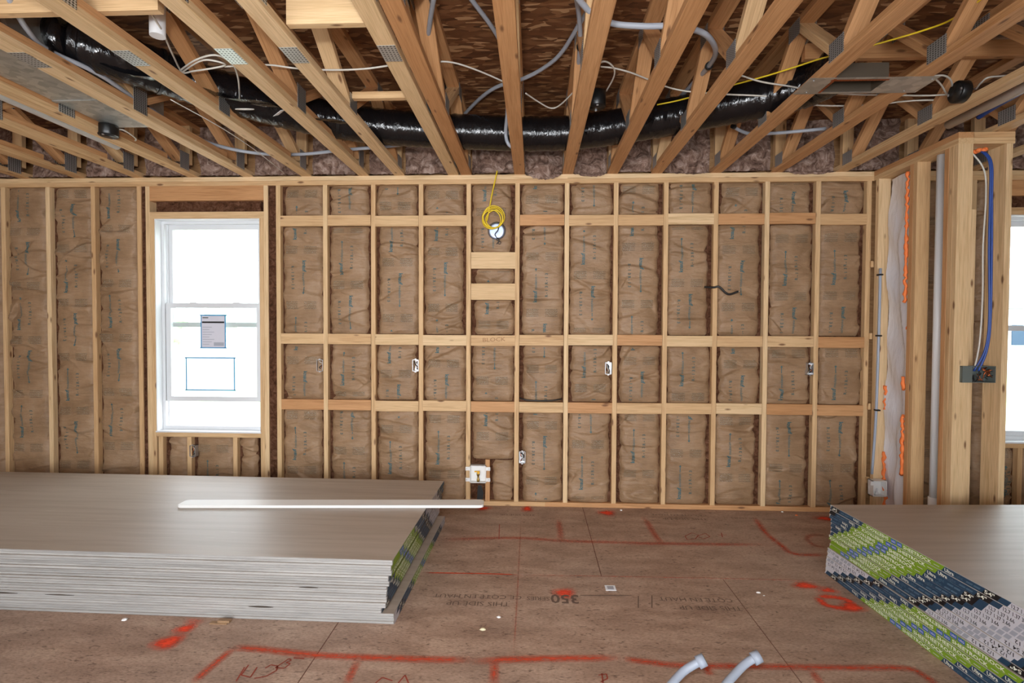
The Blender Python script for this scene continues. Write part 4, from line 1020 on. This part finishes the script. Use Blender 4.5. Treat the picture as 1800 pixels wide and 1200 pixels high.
cable([dk(300, 175, 2.83), dk(390, 225, 2.81), dk(450, 265, 2.80), dk(502, 306, 2.79)], 'thin pale cable slanting down to the top plate at left', r=.003)
cable([dk(1155, 184, 2.98), dk(1190, 177, 2.98), dk(1235, 165, 2.98), dk(1290, 149, 2.98), dk(1345, 134, 2.98), dk(1400, 117, 2.98), dk(1450, 101, 2.98), dk(1550, 75, 2.98), dk(1640, 48, 2.97), dk(1680, 30, 2.96), dk(1730, -5, 2.95)], 'long yellow cable rising across the right-hand trusses', 'cable_yellow', .0045, 'yellow_cable')
cable([dk(1720, 206, 2.86), dk(1745, 190, 2.87), dk(1780, 170, 2.87), dk(1830, 142, 2.88)], 'thick blue cable bundle lying over the partition top', 'cable_blue', .016, 'blue_cable_bundle')
cable([dk(1706, 205, 2.86), dk(1730, 185, 2.87), dk(1790, 150, 2.88)], 'thin white cable beside the blue bundle over the partition', r=.004)
# round black junction boxes on the trusses
def jbox(c, axis, label, r=.052, d=.05):
    e = empty('junction_box', c); tag(e, label, 'junction box', 'black junction boxes')
    M_ = Matrix.Translation(c) @ (Matrix.Rotation(-math.pi/2, 4, 'Y') if axis == '-x' else Matrix.Rotation(math.pi/2, 4, 'Y') if axis == 'x' else Matrix.Rotation(math.pi, 4, 'X'))
    mb = MB(); mb.lathe([(r*.9, 0), (r, .006), (r, d-.004), (r*.94, d)], 22, M_); body = mb.obj('box_body', 'plastic_black', e)
    mb = MB(); mb.lathe([(r*.8, d), (r*.8, d+.002)], 22, M_); mb.obj('rim', 'cable_black', e)
    for q in (-1, 1):
        mb = MB(); mb.box(-.006, .006, q*r*.75-.004, q*r*.75+.004, d, d+.006); mb.obj('screw_post', 'steel_box', e, M_)
jbox((-2.845, 3.36, 2.838), 'z', 'round black junction box on a truss below the sheet metal duct', .058, .075)
jbox((2.43, 3.06, 2.84), '-x', 'round black junction box on the truss right of the register flange', .060, .055)
jbox((.39, 3.34, 3.0), 'z', 'black junction box hanging between trusses right of centre', .058, .10)

# ================================================================== DRYWALL
SH_L, SH_W, SH_T = 3.658, 1.372, .0127
def sheet_mesh(sign):
    mb = MB(); L = SH_L*sign; x0, x1 = min(0, L), max(0, L); b = .0034
    prof = [(0, b), (b, 0), (SH_W-b, 0), (SH_W, b), (SH_W, SH_T-b), (SH_W-b, SH_T), (b, SH_T), (0, SH_T-b)]
    vs_ = [(x, y, z) for x in (x0, x1) for y, z in prof]
    mb.add(vs_, [(i, (i+1) % 8, 8+(i+1) % 8, 8+i) for i in range(8)]); mb.m = [1, 0, 1, 1, 1, 0, 1, 1]
    mb.add([vs_[i] for i in range(8)], [tuple(range(7, -1, -1))], 2); mb.add([vs_[8+i] for i in range(8)], [tuple(range(8))], 2)
    me = mb.mesh('sheet')
    for q in ('drywall_face', 'drywall_edge', 'gypsum'): me.materials.append(MATS[q])
    return me
SHM = {1: sheet_mesh(1), -1: sheet_mesh(-1)}
TAPE_M = ['tape_green', 'tape_navy', 'tape_grey', 'tape_mid', 'tape_black', 'tape_blue', 'tape_faint']
GR, NV, GY = .53, .31, .36; PER = GR+2*NV+GY
def tape(e, off, pt, hgt, M):
    """printed end tape; pt(s, z, lift) -> local point, s runs along the sheet end"""
    base, words = MB(), []; sl = hgt*.7
    def quad(s0, s1, mi, z0=0.0, z1=1.0, lift=.0010, slant=True, tgt=None):
        s0c, s1c = max(0.0, s0), min(SH_W, s1)
        if s1c-s0c < .004: return
        k = sl if slant else 0
        q = [pt(min(max(s0c+k*zz, 0), SH_W), hgt*zz, lift) for zz in (z0, z1)] + [pt(min(s1c+k*zz, SH_W), hgt*zz, lift) for zz in (z1, z0)]
        (tgt or base).add(q, [(0, 1, 2, 3)], mi)
    def word(s, s0, s1, flip=False, hf=.62, mi=0, bold=.02):
        if s0 < .004 or s1 > SH_W-.004: return
        vv, ff, w = text(s, 1.0, bold); kx = (s1-s0)/w; ky = hgt*hf/.70
        if not flip: P = [pt(s0+x*kx, hgt*(1-hf)/2+y*ky, .0018) for x, y in vv]
        else: P = [pt(s1-x*kx, hgt*(1+hf)/2-y*ky, .0018) for x, y in vv]
        wb = MB(); wb.add(P, ff, 0); words.append((wb, ('tape_white', 'tape_faint', 'tape_black')[mi]))
    for n in range(-2, 2):
        g0 = off+n*PER; n0 = g0+GR; w0 = n0+NV; v0 = w0+GY
        quad(g0, n0, 0); quad(n0, w0, 1); quad(w0, v0, 2); quad(v0, v0+NV, 1)
        word('SHEETROCK', g0+.035, g0+.205, True); word('SHEETROCK', g0+.305, g0+.475)
        for a_ in (.222, .262): quad(g0+a_, g0+a_+.034, 5, .12, .88, .0014, False); word('USG', g0+a_+.004, g0+a_+.030, hf=.34, bold=.01)
        quad(g0+.488, g0+.520, 2, .4, .5, .0016, False); quad(g0+.006, g0+.026, 2, .5, .6, .0016, False)
        word('Ultra', n0+.018, n0+.066); word('Light', n0+.068, n0+.112, mi=1, bold=0)
        for q_, (a_, b_) in enumerate(((.12, .15), (.155, .185))): quad(n0+a_, n0+b_, 6, .3, .62, .0014)
        quad(n0+.20, n0+.268, 4, 0, 1, .0014); word('54"', n0+.213, n0+.258)
        word('12.7 1.37 3.66', w0+.018, w0+.125, mi=2, bold=.01); word('1/2 54 12', w0+.245, w0+.345, True, mi=2, bold=.01)
        for a_ in (.135, .165, .195): quad(w0+a_, w0+a_+.024, 3, .1, .9, .0014)
        quad(v0+.042, v0+.11, 4, 0, 1, .0014); word('54"', v0+.054, v0+.099, True)
        word('Light', v0+.198, v0+.242, True, mi=1, bold=0); word('Ultra', v0+.244, v0+.292, True)
        for q_, (a_, b_) in enumerate(((.125, .155), (.160, .19))): quad(v0+a_, v0+b_, 6, .3, .62, .0014)
    t_ = base.obj('end_tape', TAPE_M, e, M)
    for wb, wm in words: wb.obj('printed_word', wm, t_, M)
def bundle(stack, rank, n, x, y, z, rz, sign, off, pitch):
    side = 'left' if sign < 0 else 'right'
    e = empty('drywall_bundle', (x, y, z), rz)
    where = 'topmost' if rank == 1 else 'bottommost' if rank == n else f'{ordinal(rank)} from the top'
    tag(e, f'taped pair of grey drywall sheets, {where} in the {side} stack', 'drywall', f'drywall pairs in the {side} stack')
    M = WM[e.name]; r_ = random.Random(rank*13+sign)
    for k in range(2):
        dx = r_.uniform(-.0015, .0015); dy = r_.uniform(-.002, .002)
        o = inst('sheet', SHM[sign], e, M @ Matrix.Translation((dx, dy if sign < 0 else -SH_W+dy, k*pitch)))
    h = pitch*2-.0012
    if sign > 0: pt = lambda s, zz, l: (-l-.002, -s, zz)
    else: pt = lambda s, zz, l: (l+.002, s, zz)
    tape(e, off, pt, h, M)
    return e
# left stack: 12 pairs, lowest two pushed further right
PL = .0136; nL = 12
for i in range(nL):
    z = i*2*PL; rank = nL-i; jx = JIT.uniform(-.006, .006)
    if i < 2: x = -.700+.004*i+jx*.4; rz = -.014
    else: x = -.745+.040*(i-2)/9+jx; rz = -.014+JIT.uniform(-.002, .002)
    if i == 2: x -= .018
    bundle('left', rank, nL, x, 2.535+JIT.uniform(-.003, .003), z+.0005, rz, -1, .40-.045*i, PL)
HL = nL*2*PL
PR = .01315; nR = 16
for i in range(nR):
    z = i*2*PR; rank = nR-i; jx = JIT.uniform(-.006, .006)
    if i < 6: x, off = 1.797+.004*i+jx, .31+.069*i+JIT.uniform(-.012, .012)
    else: x, off = 1.822+jx*.9, .288-.045*(15-i)+JIT.uniform(-.014, .014)
    if i == 5: x -= .012
    bundle('right', rank, nR, x, 3.225, z+.0005, .0555, 1, off, PR)
HR = nR*2*PR
# torn paper on the long front edges of two left-hand bundles
LB = {o.name: o for o in C.objects if o.name.startswith('drywall_bundle')}
for bi, xl, wl, hl in ((2, -.62, .13, .005), (3, -2.05, .20, .006), (3, -1.72, .16, .004), (6, -.40, .10, .003)):
    e = LB['drywall_bundle' if bi == 0 else f'drywall_bundle.{bi:03d}']; M_ = WM[e.name]; mb = MB(); n_ = 12
    top_ = [(xl+wl*(k/n_-.5), -.0036, PL+hl*math.sin(math.pi*k/n_)) for k in range(n_+1)]; bot_ = [(xl+wl*(k/n_-.5), -.0036, PL-hl*.5*math.sin(math.pi*k/n_)) for k in range(n_, -1, -1)]
    P_ = top_+bot_[1:-1]; mb.add(P_+[(x, y+.003, z) for x, y, z in P_], [tuple(range(len(P_)))]+[(k, (k+1) % len(P_), len(P_)+(k+1) % len(P_), len(P_)+k) for k in range(len(P_))])
    mb.obj('torn_gap', 'gypsum_dark', e, M_)
# white strip lying on the left stack
a_, b_ = Vector((-2.30, 3.262, 0)), Vector((-.325, 3.375, 0)); L = (b_-a_).length; an = math.atan2(b_.y-a_.y, b_.x-a_.x)
mb = MB(); w_, t_, rc = .115, .017, .03
out = []
for cx, cy, q0 in ((L/2-rc, w_/2-rc, 0), (-L/2+rc, w_/2-rc, 90), (-L/2+rc, -w_/2+rc, 180), (L/2-rc, -w_/2+rc, 270)):
    for k in range(5): th = math.radians(q0+k*22.5); out.append((cx+rc*math.cos(th), cy+rc*math.sin(th)))
nn = len(out); mb.add([(x, y, 0) for x, y in out]+[(x, y, t_) for x, y in out], [tuple(range(nn-1, -1, -1)), tuple(range(nn, 2*nn))] + [(i, (i+1) % nn, nn+(i+1) % nn, nn+i) for i in range(nn)])
mb.m = [1, 0]+[1]*nn
o = mb.obj('drywall_strip', ['plastic_white', 'plastic_white'], None, Matrix.Translation(((a_.x+b_.x)/2, (a_.y+b_.y)/2, HL+.0012)) @ Matrix.Rotation(an, 4, 'Z'))
tag(o, 'long narrow white strip lying across the top of the left drywall stack', 'strip')

# ================================================================== SMALL THINGS ON THE FLOOR
def stub(pts, label):
    P = smooth_path(pts, 8); e = empty('pipe_stub', (pts[0][0], pts[0][1], 0)); tag(e, label, 'pipe', 'capped pipe stubs rising from the floor')
    mb = MB(); mb.tube(P, .0160, 14); mb.obj('pipe', 'pex_white', e)
    d = (P[-1]-P[-2]).normalized()
    mb = MB(); mb.tube([P[-1]-d*.024, P[-1]+d*.008], .0245, 16); c_ = mb.obj('cap', 'pex_white', e)
    mb = MB(); mb.tube([P[-1]+d*.008, P[-1]+d*.0095], .0190, 16); mb.obj('cap_mouth', 'box_grey', c_)
stub([(.49, 1.93, -.01), (.495, 1.95, .05), (.52, 1.99, .09), (.59, 2.045, .125), (.64, 2.06, .150), (.68, 2.06, .172)], 'white pipe stub with a dark mouth, left of the two at the bottom edge')
stub([(.70, 1.93, -.01), (.705, 1.96, .05), (.74, 2.01, .09), (.82, 2.07, .125), (.87, 2.095, .148), (.912, 2.10, .168)], 'white pipe stub with a closed pale cap, right of the two at the bottom edge')
def scrap(u, v, r, mat, seed, label, name='drywall_crumb', cat='scrap'):
    c = on_z(u, v, 0); r_ = random.Random(seed); mb = MB(); n = 7
    prof = [(.001, 0), (r*.9, .001), (r, r*.3), (r*.5, r*.6), (.001, r*.62)]
    mb.lathe(prof, n, Matrix.Scale(1, 4))
    mb.v = [(x*(1+r_.uniform(-.35, .35)), y*(.7+r_.uniform(-.25, .25)), z) for x, y, z in mb.v]
    o = mb.obj(name, mat, None, Matrix.Translation(c+Vector((0, 0, .0005)))); tag(o, label, cat, 'bits of debris on the floor')
scrap(849, 1107, .016, 'putty', 1, 'cream lump of putty on the floor in the foreground', 'putty_lump')
scrap(877, 1085, .012, 'plastic_white', 2, 'white crumb just behind the cream putty lump on the floor')
scrap(1333, 1042, .012, 'plastic_white', 3, 'white crumb on the floor left of the red paint spots')
scrap(1343, 1047, .006, 'plastic_white', 4, 'tiny white crumb right beside the larger crumb near red paint')
scrap(219, 1090, .016, 'plastic_white', 5, 'white chip on the floor in front of the left drywall stack')
scrap(1092, 897, .012, 'plastic_white', 6, 'white crumb against the bottom plate right of a red spot')
scrap(1190, 894, .010, 'plastic_white', 7, 'white crumb against the bottom plate below the sixth stud')
scrap(1375, 900, .012, 'plastic_white', 8, 'white crumb against the bottom plate near the right stack')
scrap(1400, 906, .012, 'foam_orange', 9, 'orange foam crumb on the floor near the right stack', 'foam_crumb')
c = on_z(1073, 1034, 0); mb = MB(); mb.box(-.030, .030, -.030, .030, 0, .002, 0); mb.box(-.018, .018, -.018, .018, .002, .003, 1)
o = mb.obj('paper_tag', ['paper_white', 'tape_mid'], None, Matrix.Translation(c+Vector((0, 0, .0023)))); tag(o, 'small square pale tag lying on the floor near the stamp', 'tag')
c = on_z(400, 1083, 0); mb = MB(); mb.box(-.05, .04, -.012, .012, 0, .004); mb.box(-.01, .05, -.006, .016, .004, .016)
o = mb.obj('paper_scrap', 'kraft_paper', None, Matrix.Translation(Vector((c.x, 2.505, .0005)))); tag(o, 'torn brown paper scrap at the foot of the left drywall stack', 'paper')
